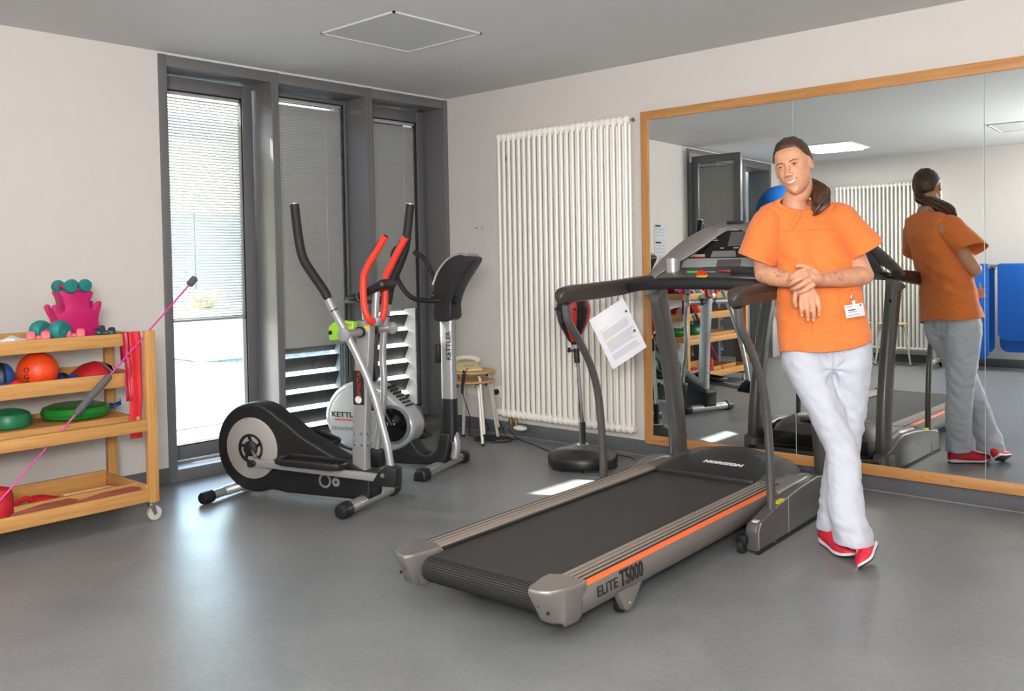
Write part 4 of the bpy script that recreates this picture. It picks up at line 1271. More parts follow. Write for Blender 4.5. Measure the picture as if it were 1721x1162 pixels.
for s in (-1, 1):
    G().lathe([(0.125, 0), (0.125, 0.006), (0.11, 0.012)], V3(-0.30, s * 0.086, 0.29), V3(0, s, 0), 36).build('crank_ring', M['bike_dark'], bk)
    G().lathe([(0.105, 0.006), (0.105, 0.016), (0.03, 0.022), (0.02, 0.03)], V3(-0.30, s * 0.086, 0.29), V3(0, s, 0), 36).build('crank_disc', M['black_gloss'], bk)
    a = radians(112 if s < 0 else 292)
    e_ = V3(-0.30 + 0.17 * cos(a), s * 0.115, 0.29 + 0.17 * sin(a) * 0.75)
    G().tube([V3(-0.30, s * 0.11, 0.29), e_], 0.014, 10).build('crank', M['black_plastic'], bk)
    pd = G().box(e_ + V3(0.0, s * 0.06, 0.0), (0.10, 0.10, 0.026), Matrix.Rotation(radians(-8), 3, 'Y')).build('pedal', M['black_plastic'], bk, bevel=0.008)
    G().tube([e_ + V3(-0.045, s * 0.06, 0.012), e_ + V3(0, s * 0.06, 0.06), e_ + V3(0.045, s * 0.06, 0.012)], 0.012, 6, flat=0.3).build('pedal_strap', M['black_rubber'], pd)
vt = G()
for i in range(7):
    vt.box(V3(-0.36 + i * 0.021, 0, 0.515 - i * 0.019), (0.012, 0.09, 0.02), Matrix.Rotation(radians(42), 3, 'Y'))
vt.build('vent', M['black_plastic'], bk, smooth=False)
text('KETTLER', 'lettering', 0.046, M['ink'], bk, V3(-0.645, -0.0895, 0.335), X, Z, 0.0008, sx=1.25, bold=0.0012)
text('CARDIOLINE', 'lettering', 0.018, M['ink_red'], bk, V3(-0.66, -0.0895, 0.303), X, Z, 0.0008, sx=1.5, bold=0.0006)
text('ERGOMETER', 'lettering', 0.034, M['ink_grey'], bk, V3(-0.635, -0.0895, 0.245), X, Z, 0.0008, sx=1.3)
# post
G().tube(catmull([(0.085, 0, 0.09), (0.098, 0, 0.16), (0.085, 0, 0.22), (0.06, 0, 0.3)], 6), 0.03, 14).build('front_tube', M['silver'], bk)
G().tube([V3(0.045, 0, 0.2), V3(0.052, 0, 0.26), V3(0.055, 0, 0.46)], [0.058, 0.055, 0.05], 20, up=(1, 0, 0), flat=0.75, power=3).build('post_sleeve', M['black_plastic'], bk)
G().tube([V3(0.055, 0, 0.44), V3(0.055, 0, 0.97)], 0.047, 20, up=(1, 0, 0), flat=0.72, power=3).build('post', M['silver'], bk)
text('KETTLER', 'lettering', 0.045, M['ink'], bk, V3(0.075, -0.0335, 0.79), (0, 0, 1), (-1, 0, 0), 0.0008, bold=0.001)
G().bb((-0.03, -0.03, 0.68), (0.008, 0.03, 0.80)).build('bottle_clip', M['black_plastic'], bk, bevel=0.008)
cp = catmull([(a, 0, b) for a, b in ((0.0, 0.955), (0.11, 0.955), (0.118, 1.06), (0.16, 1.16), (0.215, 1.24), (0.268, 1.318), (0.245, 1.342), (0.175, 1.348), (0.10, 1.318), (0.035, 1.245), (0.0, 1.16), (-0.005, 1.06))], 4, True)
G().prism([(p.x, p.z) for p in cp], V3(0, -0.075, 0), X, Z, V3(0, 0.15, 0)).build('console_shell', M['black_plastic'], bk, bevel=0.025, seg=4, ang=60)
G().tube(catmull([(0.24, 0, 1.347), (0.17, 0, 1.355), (0.095, 0, 1.322), (0.03, 0, 1.25), (-0.006, 0, 1.17)], 5), 0.078, 16, up=(0, 1, 0), flat=0.12, power=4).build('console_face', M['silver'], bk)
for (l_, z_) in ((0.19, 1.28), (0.1, 1.17), (0.07, 1.06)):
    G().lathe([(0.006, 0), (0.005, 0.001)], V3(l_, -0.0755, z_), V3(0, -1, 0), 10).build('screw_hole', M['black_rubber'], bk)
for s, pts in ((-1, [(0.05, -0.05, 1.075), (-0.03, -0.12, 1.075), (-0.09, -0.2, 1.10), (-0.155, -0.225, 1.19), (-0.195, -0.225, 1.30), (-0.185, -0.225, 1.385), (-0.13, -0.215, 1.415)]),
               (1, [(0.05, 0.05, 1.075), (-0.03, 0.13, 1.09), (-0.10, 0.2, 1.14), (-0.16, 0.215, 1.23), (-0.215, 0.215, 1.33), (-0.28, 0.21, 1.375)])):
    h = G().tube(catmull(pts, 6), 0.0155, 12).build('handlebar', M['foam'], bk)
    G().lathe([(0.018, -0.012), (0.018, 0.01), (0.01, 0.013)], pts[-1], Vector(pts[-1]) - Vector(pts[-2]), 12).build('end_cap', M['black_plastic'], h)
G().lathe([(0.022, 0), (0.026, 0.02), (0.02, 0.04)], V3(0.11, -0.02, 1.07), V3(1, -0.6, 0.1), 12).build('clamp_knob', M['black_plastic'], bk)
G().lathe([(0.02, 0), (0.024, 0.02), (0.016, 0.03)], V3(-0.01, -0.04, 1.1), V3(-1, -0.4, 0.2), 12).build('clamp_knob', M['black_plastic'], bk)
# seat post and saddle
G().tube([V3(-0.50, 0, 0.5), V3(-0.52, 0, 0.66)], 0.036, 14).build('seat_collar', M['black_plastic'], bk)
G().tube([V3(-0.51, 0, 0.6), V3(-0.545, 0, 1.04)], 0.024, 12).build('seat_post', M['silver'], bk)
for i in range(5):
    G().lathe([(0.006, 0), (0.005, 0.001)], V3(-0.522 - 0.006 * i, -0.0238, 0.70 + i * 0.05), V3(0, -1, 0), 8).build('post_hole', M['black_rubber'], bk)
rings = []
for (l_, w_, z_) in ((-0.66, 0.07, 1.075), (-0.62, 0.10, 1.085), (-0.55, 0.095, 1.08), (-0.48, 0.05, 1.075), (-0.42, 0.028, 1.07), (-0.40, 0.015, 1.06)):
    rings.append([V3(l_, w_ * cos(2 * pi * k / 16), z_ + 0.028 * sin(2 * pi * k / 16)) for k in range(16)])
G().loft(rings).build('saddle', M['black_plastic'], bk)
# ================================================================== TREADMILL  (local: x across to the right, y forward, z up)
TA = radians(2.9)
tm = thing('treadmill', 'large grey treadmill with black belt and orange side line in the room centre', 'treadmill', (2.879, -1.3, 0), TA)
# belt
bl = []
for i in range(0, 13):
    a = radians(90 + i * 15)
    bl.append((-1.44 + 0.047 * cos(a), 0.152 + 0.047 * sin(a)))
bl += [(0.42, 0.105), (0.46, 0.12), (0.46, 0.185), (0.42, 0.199)]
G().prism(bl, (-0.262, 0, 0), Y, Z, (0.524, 0, 0)).build('belt', M['belt'], tm, ang=30)
rg = G()
for i in range(14):
    a = radians(100 + i * 11)
    rg.box((0, -1.44 + 0.0475 * cos(a), 0.152 + 0.0475 * sin(a)), (0.5, 0.0024, 0.0024))
q = rg.build('belt_ribs', M['black_rubber'], tm, smooth=False); q['kind'] = 'stuff'
G().bb((-0.272, -1.40, 0.11), (0.272, 0.5, 0.188)).build('deck_board', M['black_plastic'], tm, smooth=False)
for s in (-1, 1):
    # rail profile: top sheet with steps, sloping outer side
    prof = [(0.268, 0.196), (0.275, 0.206), (0.375, 0.212), (0.388, 0.205), (0.396, 0.17), (0.388, 0.125), (0.36, 0.086), (0.275, 0.09)]
    G().prism([(a * s, b) for a, b in prof], (0, -1.40, 0), X, Z, (0, 1.92, 0)).build('side_rail', M['tm_grey'], tm, bevel=0.003)
    for k in range(4):
        x0 = 0.2815 + k * 0.0245
        G().prism([(s * x0, 0.206), (s * (x0 + 0.0155), 0.207), (s * (x0 + 0.0142), 0.2135), (s * (x0 + 0.0015), 0.2125)], (0, -1.40, 0), X, Z, (0, 1.70, 0)).build('grip_rib', M['tm_bronze'], tm, smooth=False)
    G().prism([(s * 0.277, 0.2066), (s * 0.379, 0.2128), (s * 0.379, 0.2085), (s * 0.277, 0.203)], (0, -1.40, 0), X, Z, (0, 1.70, 0)).build('groove', M['tm_groove'], tm, smooth=False)
    G().prism([(s * 0.377, 0.2115), (s * 0.389, 0.206), (s * 0.3925, 0.196), (s * 0.388, 0.196), (s * 0.376, 0.206)], (0, -1.40, 0), X, Z, (0, 1.56, 0)).build('accent_line', M['orange_line'], tm, smooth=False)
    G().bb((s * 0.2625, -1.36, 0.19), (s * 0.2795, 0.30, 0.2078)).build('belt_gap', M['black_plastic'], tm, smooth=False)
    G().tube([(s * 0.42, 0.535, 1.135), (s * 0.413, 0.545, 1.105), (s * 0.411, 0.55, 1.07)], [0.085, 0.066, 0.057], 22, up=(0, 1, 0), flat=0.66, power=2.6).build('upright_head', M['tm_grey'], tm)
    # end cap
    pl_ = [(0.255, -1.43), (0.255, -1.385), (0.30, -1.36), (0.398, -1.36), (0.402, -1.40), (0.392, -1.475), (0.365, -1.525), (0.325, -1.548), (0.29, -1.548), (0.272, -1.52), (0.268, -1.48)]
    rings = []
    for z_, sh, dy in ((0.085, 0.70, 0.05), (0.10, 0.80, 0.035), (0.205, 1.0, 0.0), (0.214, 1.0, 0.0), (0.221, 0.95, 0.0)):
        cx_, cy_ = 0.335, -1.44
        rings.append([Vector((s * (cx_ + (a - cx_) * sh), cy_ + (b - cy_) * sh + dy * (1 if b < -1.5 else 0), z_)) for a, b in pl_])
    cap_ = G().loft(rings).build('end_cap', M['tm_cap'], tm, bevel=0.006, seg=3, ang=40)
    for (xx, zz, r_) in ((0.315, 0.165, 0.0085), (0.345, 0.14, 0.0065)):
        G().lathe([(r_, 0), (r_ * 0.9, 0.004)], (s * xx, -1.520 + 0.008 * (xx > 0.33), zz), (0.15 * s, -1, 0), 14).build('cap_hole', M['black_rubber'], cap_)
    # support foot
    G().prism([(-1.13, 0.1), (-0.96, 0.1), (-1.03, 0.022), (-1.055, 0.014), (-1.08, 0.022)], (s * 0.345, 0, 0), Y, Z, (s * 0.03, 0, 0)).build('support_foot', M['tm_grey'], tm, bevel=0.004)
    G().lathe([(0.03, -0.012), (0.032, 0), (0.03, 0.012)], (s * 0.335, -1.055, 0.0325), X, 18).build('foot_wheel', M['black_rubber'], tm)
    G().lathe([(0.006, 0), (0.005, 0.003)], (s * 0.376, -1.055, 0.045), (s, 0, 0), 10).build('foot_bolt', M['silver'], tm)
text('ELITE', 'lettering', 0.05, M['ink'], tm, (0.3985, -1.235, 0.157), Y, (-0.1, 0, 1), 0.0012, sx=1.15)
text('T5000', 'lettering', 0.078, M['ink'], tm, (0.3985, -1.075, 0.160), Y, (-0.1, 0, 1), 0.0012, sx=0.78, bold=0.0018)
# motor hood
sec = []
for (y_, wz, z_top, z_bot) in ((0.27, 0.392, 0.214, 0.19), (0.31, 0.398, 0.224, 0.19), (0.45, 0.402, 0.252, 0.15), (0.58, 0.395, 0.272, 0.12), (0.68, 0.38, 0.272, 0.10), (0.77, 0.35, 0.245, 0.10), (0.815, 0.31, 0.19, 0.10)):
    ring = []
    for k in range(13):
        f = -1 + 2 * k / 12
        ring.append(Vector((wz * f, y_ + 0.0 * f, z_top - (z_top - z_bot - 0.02) * (abs(f) ** 7) - 0.03 * (abs(f) ** 2) * (y_ > 0.3))))
    ring += [Vector((wz * 0.98, y_, z_bot)), Vector((-wz * 0.98, y_, z_bot))]
    sec.append(ring)
hd = G().loft(sec).build('motor_hood', M['tm_dark'], tm, ang=32)
# raised centre panel of the hood
pan = []
for (y_, wz, z_) in ((0.245, 0.268, 0.205), (0.25, 0.27, 0.222), (0.40, 0.268, 0.250), (0.55, 0.245, 0.274), (0.66, 0.205, 0.280), (0.72, 0.16, 0.268)):
    pan.append([Vector((wz * (-1 + 2 * k / 12), y_ + 0.03 * (1 - (-1 + 2 * k / 12) ** 2) * (y_ > 0.5), z_ - 0.022 * (-1 + 2 * k / 12) ** 2 * (y_ > 0.3))) for k in range(13)] + [Vector((wz, y_, z_ - 0.035)), Vector((-wz, y_, z_ - 0.035))])
hp_ = G().loft(pan).build('hood_panel', M['hood'], tm, bevel=0.003, ang=32)
text('HORIZON', 'lettering', 0.038, M['ink_white'], tm, (0.045, 0.385, 0.2525), X, (0, 1, 0.185), 0.0012, sx=1.2, bold=0.0022, shear=0.15)
for s in (-1, 1):
    # side cheek of the hood with grey bumper
    G().tube(catmull([(s * 0.392, 0.20, 0.175), (s * 0.405, 0.36, 0.185), (s * 0.41, 0.5, 0.195), (s * 0.40, 0.62, 0.19)], 5), [0.03, 0.035, 0.033, 0.015], 12).build('hood_bumper', M['tm_grey'], tm)
    # base side panel
    pb = [(-0.155, 0.012), (-0.165, 0.105), (-0.145, 0.135), (-0.06, 0.15), (0.06, 0.172), (0.17, 0.186), (0.36, 0.205), (0.56, 0.212), (0.66, 0.195), (0.78, 0.15), (0.85, 0.14), (0.86, 0.012)]
    xo, xi = (0.415, 0.472)
    G().prism(pb, (s * xo, 0, 0), Y, Z, (s * (xi - xo), 0, 0)).build('base_panel', M['tm_dark'], tm, bevel=0.010, seg=3)
    G().bb((s * 0.4705, 0.185, 0.02), (s * 0.4732, 0.189, 0.185)).build('panel_joint', M['tm_silver'], tm, smooth=False)
    G().tube([(s * 0.471, -0.145, 0.02), (s * 0.473, -0.15, 0.10), (s * 0.473, -0.125, 0.135)], 0.003, 6).build('panel_edge', M['tm_silver'], tm)
    if s > 0:
        G().bb((0.448, 0.075, 0.1745), (0.469, 0.155, 0.1835)).build('warning_label', M['yellow'], tm, smooth=False)
        G().bb((0.435, -0.136, 0.128), (0.462, -0.108, 0.142)).build('warning_label', M['paper'], tm, smooth=False)
    G().bb((s * 0.455, -0.15, 0.0), (s * 0.475, 0.84, 0.014)).build('base_runner', M['black_rubber'], tm, smooth=False)
    for yy in (-0.17, 0.84):
        w_ = G().lathe([(0.012, -0.014), (0.03, -0.012), (0.032, 0), (0.03, 0.012), (0.012, 0.014)], (s * 0.405, yy, 0.033), X, 18).build('castor_wheel', M['black_rubber'], tm)
        G().bb((s * 0.385, yy - 0.02, 0.045), (s * 0.43, yy + 0.03, 0.085)).build('wheel_bracket', M['black_plastic'], tm, bevel=0.006)
    # upright
    up_ = catmull([(s * 0.425, 0.785, 0.03), (s * 0.424, 0.775, 0.2), (s * 0.42, 0.74, 0.45), (s * 0.416, 0.67, 0.75), (s * 0.412, 0.58, 1.0), (s * 0.41, 0.54, 1.13)], 7)
    u_ = G().tube(up_, [0.064, 0.063, 0.062, 0.061, 0.062, 0.064], 22, up=(0, 1, 0), flat=0.66, power=2.6).build('upright', M['tm_tube'], tm)
    G().tube([(s * 0.425, 0.785, 0.0), (s * 0.425, 0.784, 0.11), (s * 0.425, 0.783, 0.12)], [0.09, 0.08, 0.07], 22, up=(0, 1, 0), flat=0.68, power=2.6).build('upright_socket', M['tm_dark'], tm)
    for yy, zz in ((0.82, 0.16), (0.80, 0.24), (0.64, 1.03)):
        G().lathe([(0.01, 0), (0.008, 0.005)], (s * 0.425, yy + 0.01, zz), (0, 1, 0), 10).build('bolt', M['black_plastic'], u_)
    G().lathe([(0.011, 0), (0.009, 0.006)], (s * 0.41 , 0.505, 1.06), (s * 0.3, -1, 0), 10).build('bolt', M['black_plastic'], u_)
    # hand rail post
    pp = catmull([(s * 0.452, 0.03, 0.0), (s * 0.452, 0.036, 0.15), (s * 0.452, 0.03, 0.36), (s * 0.452, 0.0, 0.6), (s * 0.452, -0.06, 0.76), (s * 0.452, -0.165, 0.905), (s * 0.45, -0.25, 1.0), (s * 0.45, -0.275, 1.09)], 6)
    G().tube(pp, [0.024, 0.024, 0.023, 0.022, 0.022, 0.023, 0.024], 14, up=(0, 1, 0), flat=0.8).build('rail_post', M['tm_tube'], tm)
    G().tube([(s * 0.452, 0.03, 0.0), (s * 0.452, 0.033, 0.085)], 0.027, 14, up=(0, 1, 0), flat=0.85).build('post_socket', M['tm_dark'], tm)
    # padded arm
    arm = catmull([(s * 0.45, -0.335, 1.11), (s * 0.45, -0.295, 1.132), (s * 0.45, -0.19, 1.142), (s * 0.449, 0.0, 1.148), (s * 0.447, 0.2, 1.158), (s * 0.443, 0.42, 1.175), (s * 0.43, 0.56, 1.185)], 6)
    ap = G().tube(arm, [0.018, 0.038, 0.042, 0.042, 0.042, 0.04, 0.036, 0.03], 20, up=(0, 0, 1), flat=0.85, power=4.6).build('arm_pad', M['arm_brown'], tm, ang=60)
    G().tube([(a.x + s * 0.0365, a.y, a.z + 0.006) for a in arm[9:-8]], 0.0022, 6).build('pad_seam', M['black_plastic'], ap)
# bar between the arms
br = catmull([(-0.44, 0.26, 1.15), (-0.37, 0.235, 1.164), (-0.22, 0.20, 1.176), (0, 0.185, 1.18), (0.22, 0.20, 1.176), (0.37, 0.235, 1.164), (0.44, 0.26, 1.15)], 7)
G().tube(br, [0.022, 0.028, 0.03, 0.03, 0.03, 0.028, 0.022], 18, up=(0, 0, 1), flat=1.0, power=2.4).build('front_bar', M['foam'], tm)
# cross tube at the front of the base
G().bb((-0.40, 0.80, 0.03), (0.40, 0.85, 0.085)).build('cross_member', M['tm_dark'], tm, bevel=0.006)
G().bb((-0.34, 0.80, 0.10), (0.34, 0.815, 0.19)).build('motor_cover', M['black_plastic'], tm, bevel=0.006)
# console: arched frame
NP = 33
rows = []
for i in range(NP):
    f = -1 + 2 * i / (NP - 1)
    af = abs(f)
    x_ = 0.475 * math.copysign(af ** 0.86, f)
    zz = 1.185 + 0.305 * (1 - af ** 2.05)
    yy = 0.50 + 0.17 * (1 - af ** 1.5)
    rows.append((x_, yy, zz))
ar = []
for i, (x_, yy, zz) in enumerate(rows):
    f = -1 + 2 * i / (NP - 1)
    wd = 0.042 + 0.075 * sin(pi * min(1, abs(f) ** 0.9)) ** 1.3      # breadth of the band, inwards and towards the runner
    inx = -math.copysign(1, f) * (abs(f) ** 0.7) * wd * 0.95
    inz = -wd * (1 - 0.25 * abs(f))
    p0 = Vector((x_, yy, zz)); p1 = p0 + Vector((inx, -0.02, inz * 0.72))
    b0 = p0 + Vector((0, 0.05, -0.005)); b1 = p1 + Vector((0, 0.045, 0))
    m0 = p0 + Vector((0, 0.025, 0.006))
    ar.append([p0, m0, b0, b1, p1, (p0 + p1) / 2 + Vector((0, -0.012, 0.002))])
ca = G().loft(ar).build('console_arch', M['tm_grey'], tm, ang=40)
G().tube([r_[4] + Vector((0, -0.004, 0.002)) for r_ in ar[2:13]], 0.0018, 6).build('arch_edge', M['tm_pale'], ca)
G().bb((-0.05, 0.655, 1.484), (0.05, 0.668, 1.499)).build('arch_slot', M['black_plastic'], ca, bevel=0.003)
# console: dark display, pale panel, key shelf
dy = Vector((0, -0.30, -0.92)).normalized()      # down the sloping face
top_c = Vector((0, 0.655, 1.455))
nrm = Vector((0, -0.92, 0.30)).normalized()


def cf(x_, d_, h_=0.0):
    return top_c + Vector((x_, 0, 0)) + dy * d_ + nrm * h_


def cpoly(pts, d, name, m, par, bev=0.0, lift=0.0):
    lo = [cf(a, b, lift - d) for a, b in pts]
    hi = [cf(a, b, lift) for a, b in pts]
    return G().loft([lo, hi]).build(name, M[m], par, bevel=bev)


cpoly([(-0.36, 0.26), (-0.33, 0.17), (-0.25, 0.06), (-0.15, -0.02), (0, -0.03), (0.15, -0.02), (0.25, 0.06), (0.33, 0.17), (0.36, 0.26)], 0.02, 'console_back', 'tm_dark', tm, 0.004, lift=-0.012)
dsp = cpoly([(-0.14, -0.01), (0.14, -0.01), (0.19, 0.02), (0.285, 0.15), (0.275, 0.158), (-0.275, 0.158), (-0.285, 0.15), (-0.19, 0.02)], 0.03, 'display', 'screen', tm, 0.006)
cpoly([(-0.19, 0.016), (-0.12, -0.004), (-0.05, -0.008), (-0.05, -0.004), (-0.12, 0.0), (-0.187, 0.02)], 0.001, 'display_line', 'orange_line', dsp, lift=0.0015)
cpoly([(-0.272, 0.14), (-0.15, 0.152), (-0.15, 0.155), (-0.274, 0.150)], 0.001, 'display_line', 'orange_line', dsp, lift=0.0015)
for (a, b, w_, h_) in ((-0.02, 0.0, 0.09, 0.014), (-0.12, 0.05, 0.04, 0.004), (-0.115, 0.06, 0.05, 0.004), (-0.06, 0.105, 0.02, 0.006), (0.02, 0.105, 0.03, 0.006), (-0.2, 0.143, 0.09, 0.012)):
    cpoly([(a - w_ / 2, b - h_ / 2), (a + w_ / 2, b - h_ / 2), (a + w_ / 2, b + h_ / 2), (a - w_ / 2, b + h_ / 2)], 0.001, 'display_mark', 'tm_pale', dsp, lift=0.0015)
cpoly([(-0.02, 0.015), (0.14, 0.015), (0.15, 0.095), (-0.03, 0.095)], 0.001, 'display_window', 'tm_dark', dsp, lift=0.001)
cpoly([(-0.11, 0.122), (0.02, 0.122), (0.03, 0.156), (-0.12, 0.156)], 0.004, 'display_keys', 'tm_grey', dsp, lift=0.005)
cpoly([(-0.278, 0.158), (0.278, 0.158), (0.30, 0.232), (-0.30, 0.232)], 0.03, 'book_rest', 'tm_pale', tm, 0.004, lift=-0.002)
clip = cpoly([(-0.075, 0.17), (0.06, 0.17), (0.055, 0.23), (-0.08, 0.23)], 0.006, 'clip_holder', 'tm_dark', tm, 0.002, lift=0.006)
cpoly([(-0.15, 0.212), (0.09, 0.212), (0.09, 0.236), (-0.16, 0.236)], 0.01, 'clip_base', 'black_plastic', tm, 0.003, lift=0.012)
# shelf with keys
sh = [(-0.30, 0.52), (-0.29, 0.32), (-0.15, 0.28), (0.15, 0.28), (0.29, 0.32), (0.30, 0.52)]


def shz(b): return 1.196 + (b - 0.28) * 0.25


shf = G().loft([[Vector((a, b, shz(b) - 0.05)) for a, b in sh], [Vector((a, b, shz(b))) for a, b in sh]]).build('key_shelf', M['tm_dark'], tm, bevel=0.006)
G().tube(catmull([(-0.33, 0.36, 1.186), (-0.28, 0.31, 1.190), (-0.15, 0.268, 1.192), (0, 0.26, 1.192), (0.15, 0.268, 1.192), (0.28, 0.31, 1.190), (0.33, 0.36, 1.186)], 5), 0.014, 10, up=(0, 0, 1), flat=0.9).build('silver_strip', M['tm_silver'], tm)


def key(name, m, x_, y_, sx, sy, h=0.006):
    z_ = shz(y_)
    return G().lathe([(1, 0), (1, h * 0.7), (0.9, h)], (0, 0, 0), Z, 24).xf(Matrix.Translation((x_, y_, z_)) @ Matrix.Diagonal((sx, sy, 1, 1))).build(name, M[m], shf)


z_ = shz(0.42)
G().bb((-0.155, 0.40, z_ - 0.004), (-0.085, 0.44, z_ + 0.007)).build('start_key', M['green_btn'], shf, bevel=0.004)
key('stop_key', 'red_btn', 0.055, 0.43, 0.042, 0.022)
key('safety_ring', 'tm_pale', -0.03, 0.415, 0.036, 0.022, 0.004)
G().tube([Vector((-0.055, 0.33, 1.222)), Vector((-0.035, 0.33, 1.234)), Vector((-0.01, 0.33, 1.222))], 0.011, 10).build('safety_key', M['safety_red'], shf)
G().lathe([(0.03, 0), (0.028, 0.008)], (-0.03, 0.33, 1.21), (0, -0.3, 1), 18).build('safety_key_base', M['yellow'], shf)
G().bb((0.11, 0.36, 1.214), (0.24, 0.46, 1.243)).build('speaker_grille', M['black_plastic'], shf, bevel=0.003)
for s in (-1, 1):
    G().lathe([(0.036, 0), (0.038, 0.07), (0.037, 0.105), (0.033, 0.105), (0.031, 0.02), (0.01, 0.018)], (s * 0.262, 0.45, 1.20), Z, 28).build('cup_holder', M['tm_silver'], tm)

# ---------------- paper hanging from the left arm
pz = thing('hanging_sheet', 'white instruction sheet in a sleeve hanging by a string from the left treadmill arm', 'sheet', (2.4275, -1.1175, 1.105))
tl, trr, brr, bll = Vector((2.312, -1.224, 0.979)), Vector((2.444, -1.101, 1.095)), Vector((2.524, -1.037, 0.849)), Vector((2.406, -1.148, 0.717))
o_ = Vector((2.4275, -1.1175, 1.105))
pu = (trr - tl).normalized(); pw = (tl - bll).normalized(); pn = pu.cross(pw).normalized()
cn = ((tl + brr) / 2) - o_
W2, H2 = (trr - tl).length / 2, (tl - bll).length / 2


def pp_(a, b, h=0.0):
    bow = 0.008 * sin(pi * (a / W2 + 1) / 2)
    return cn + pu * a + pw * b + pn * (bow + h)


g = G()
NX, NY = 8, 3
for lay in (0.0, -0.0015):
    v = [pp_(-W2 + 2 * W2 * i / NX, -H2 + 2 * H2 * j / NY, lay) for j in range(NY + 1) for i in range(NX + 1)]
    g.add(v, [(j * (NX + 1) + i, j * (NX + 1) + i + 1, (j + 1) * (NX + 1) + i + 1, (j + 1) * (NX + 1) + i) for j in range(NY) for i in range(NX)])
g.build('sheet', M['paper'], pz)
rnd = random.Random(3)


def pline(a0, a1, b, h, m, nm):
    n = 6
    v = []
    for i in range(n + 1):
        a = a0 + (a1 - a0) * i / n
        v += [pp_(a, b - h / 2, 0.0012), pp_(a, b + h / 2, 0.0012)]
    return G().add(v, [(2 * i, 2 * i + 2, 2 * i + 3, 2 * i + 1) for i in range(n)]).build(nm, M[m], pz, smooth=False)


b = 0.055
for blk, n in ((0, 5), (1, 7), (2, 4)):
    pline(-W2 + 0.02, -W2 + 0.075, b + 0.006, 0.004, 'ink_yellow', 'print_heading') if blk < 2 else None
    for i in range(n):
        b -= 0.0085
        pline(-W2 + 0.028, W2 * 0.86 - rnd.uniform(0, 0.03), b, 0.0022, 'ink_grey', 'print_line')
    b -= 0.013
for (a, b2) in ((W2 * 0.9, 0.075), (W2 * 0.86, -0.035)):
    pline(a - 0.012, a, b2, 0.012, 'ink', 'print_symbol')
pk = Vector((2.4275, -1.1175, 1.105)) - o_
# string loop runs round the arm
cA = tm.matrix_basis
loop = [pk + Vector((0, 0, -0.012)), pk + Vector((0.004, -0.004, 0.05)), pk + Vector((0.0, -0.002, 0.082)), pk + Vector((-0.03, 0.03, 0.092)), pk + Vector((-0.06, 0.06, 0.075)), pk + Vector((-0.055, 0.06, 0.02)), pk + Vector((-0.02, 0.03, 0.0)), pk + Vector((0, 0, -0.012))]
G().tube(catmull(loop, 5), 0.0035, 8).build('string', M['string'], pz)
G().tube(catmull([pk + Vector((-0.02, 0.02, 0.088)), pk + Vector((0.0, -0.004, 0.089)), pk + Vector((0.018, 0.006, 0.078))], 5), 0.005, 8).build('knot', M['string'], pz)

# ================================================================== PUNCHING BALL
pb_ = thing('punching_ball', 'red and black punching ball on a chrome pole with round black base before the radiator', 'punching ball', (1.68, -0.495, 0))
G().lathe([(0.165, 0.012), (0.215, 0.012), (0.222, 0.03), (0.222, 0.066), (0.212, 0.082), (0.15, 0.108), (0.07, 0.128), (0.05, 0.138), (0.035, 0.138)], (0, 0, 0), Z, 52).build('base', M['black_plastic'], pb_)
for k in range(6):
    a = k * pi / 3 + 0.35
    G().prism([(-0.05, 0.0), (0.05, 0.0), (0.04, 0.016), (-0.04, 0.016)], (0.175 * cos(a), 0.175 * sin(a), 0.0), (-sin(a), cos(a), 0), Z, (0.04 * cos(a), 0.04 * sin(a), 0)).build('foot_pad', M['black_rubber'], pb_)
G().ell((0.045, -0.125, 0.098), (0.055, 0.03, 0.018)).build('filler_cap', M['black_rubber'], pb_)
tip = Vector((-0.045, -0.012, 0.80))
G().tube([(0, 0, 0.12), (0, 0, 0.28)], 0.02, 16).build('socket', M['black_rubber'], pb_)
G().lathe([(0.04, 0), (0.036, 0.004)], (0, 0, 0.137), Z, 18).build('washer', M['chrome'], pb_)
G().tube([(0, 0, 0.27), (-0.028, -0.008, 0.72)], 0.0135, 14).build('pole', M['chrome'], pb_)
G().tube([(-0.028, -0.008, 0.68), tip], 0.009, 12).build('inner_pole', M['chrome'], pb_)
G().tube([(-0.026, -0.008, 0.655), (-0.031, -0.009, 0.745)], 0.019, 14).build('clamp', M['black_plastic'], pb_)
G().tube([(-0.03, -0.01, 0.725), (-0.065, -0.035, 0.735)], 0.007, 10).build('clamp_screw', M['black_plastic'], pb_)
G().lathe([(0.012, 0), (0.018, 0.008), (0.014, 0.02)], (-0.06, -0.03, 0.735), (-0.8, -0.6, 0.1), 12).build('clamp_knob', M['black_plastic'], pb_)
bc = Vector((-0.05, -0.013, 0.955))
prof = [(0.028, -0.165), (0.04, -0.145), (0.062, -0.105), (0.088, -0.055), (0.103, 0.0), (0.107, 0.04), (0.098, 0.085), (0.075, 0.115), (0.04, 0.132), (0.0, 0.137)]
pr = catmull([(r_, 0, z_) for r_, z_ in prof], 4)
NS = 48
for k in range(8):
    g = G()
    n0 = k * NS // 8
    cols = range(n0, n0 + NS // 8 + 1)
    v = []
    for p in pr:
        for c in cols:
            a = 2 * pi * c / NS + 0.12
            f = (c - n0) / (NS // 8)
            rr = p.x * (1 + 0.018 * sin(pi * f))
            v.append(bc + Vector((rr * cos(a), rr * sin(a), p.z)))
    m_ = NS // 8 + 1
    g.add(v, [(i * m_ + j, i * m_ + j + 1, (i + 1) * m_ + j + 1, (i + 1) * m_ + j) for i in range(len(pr) - 1) for j in range(m_ - 1)])
    pnl = g.build('ball_panel', M['ball_red' if k % 2 == 0 else 'black_plastic'], pb_, ang=80)
for deg in (-78, -38):
    a = radians(deg)
dirb = Vector((5.22 - 1.63, -5.08 + 0.5, 0)).normalized()
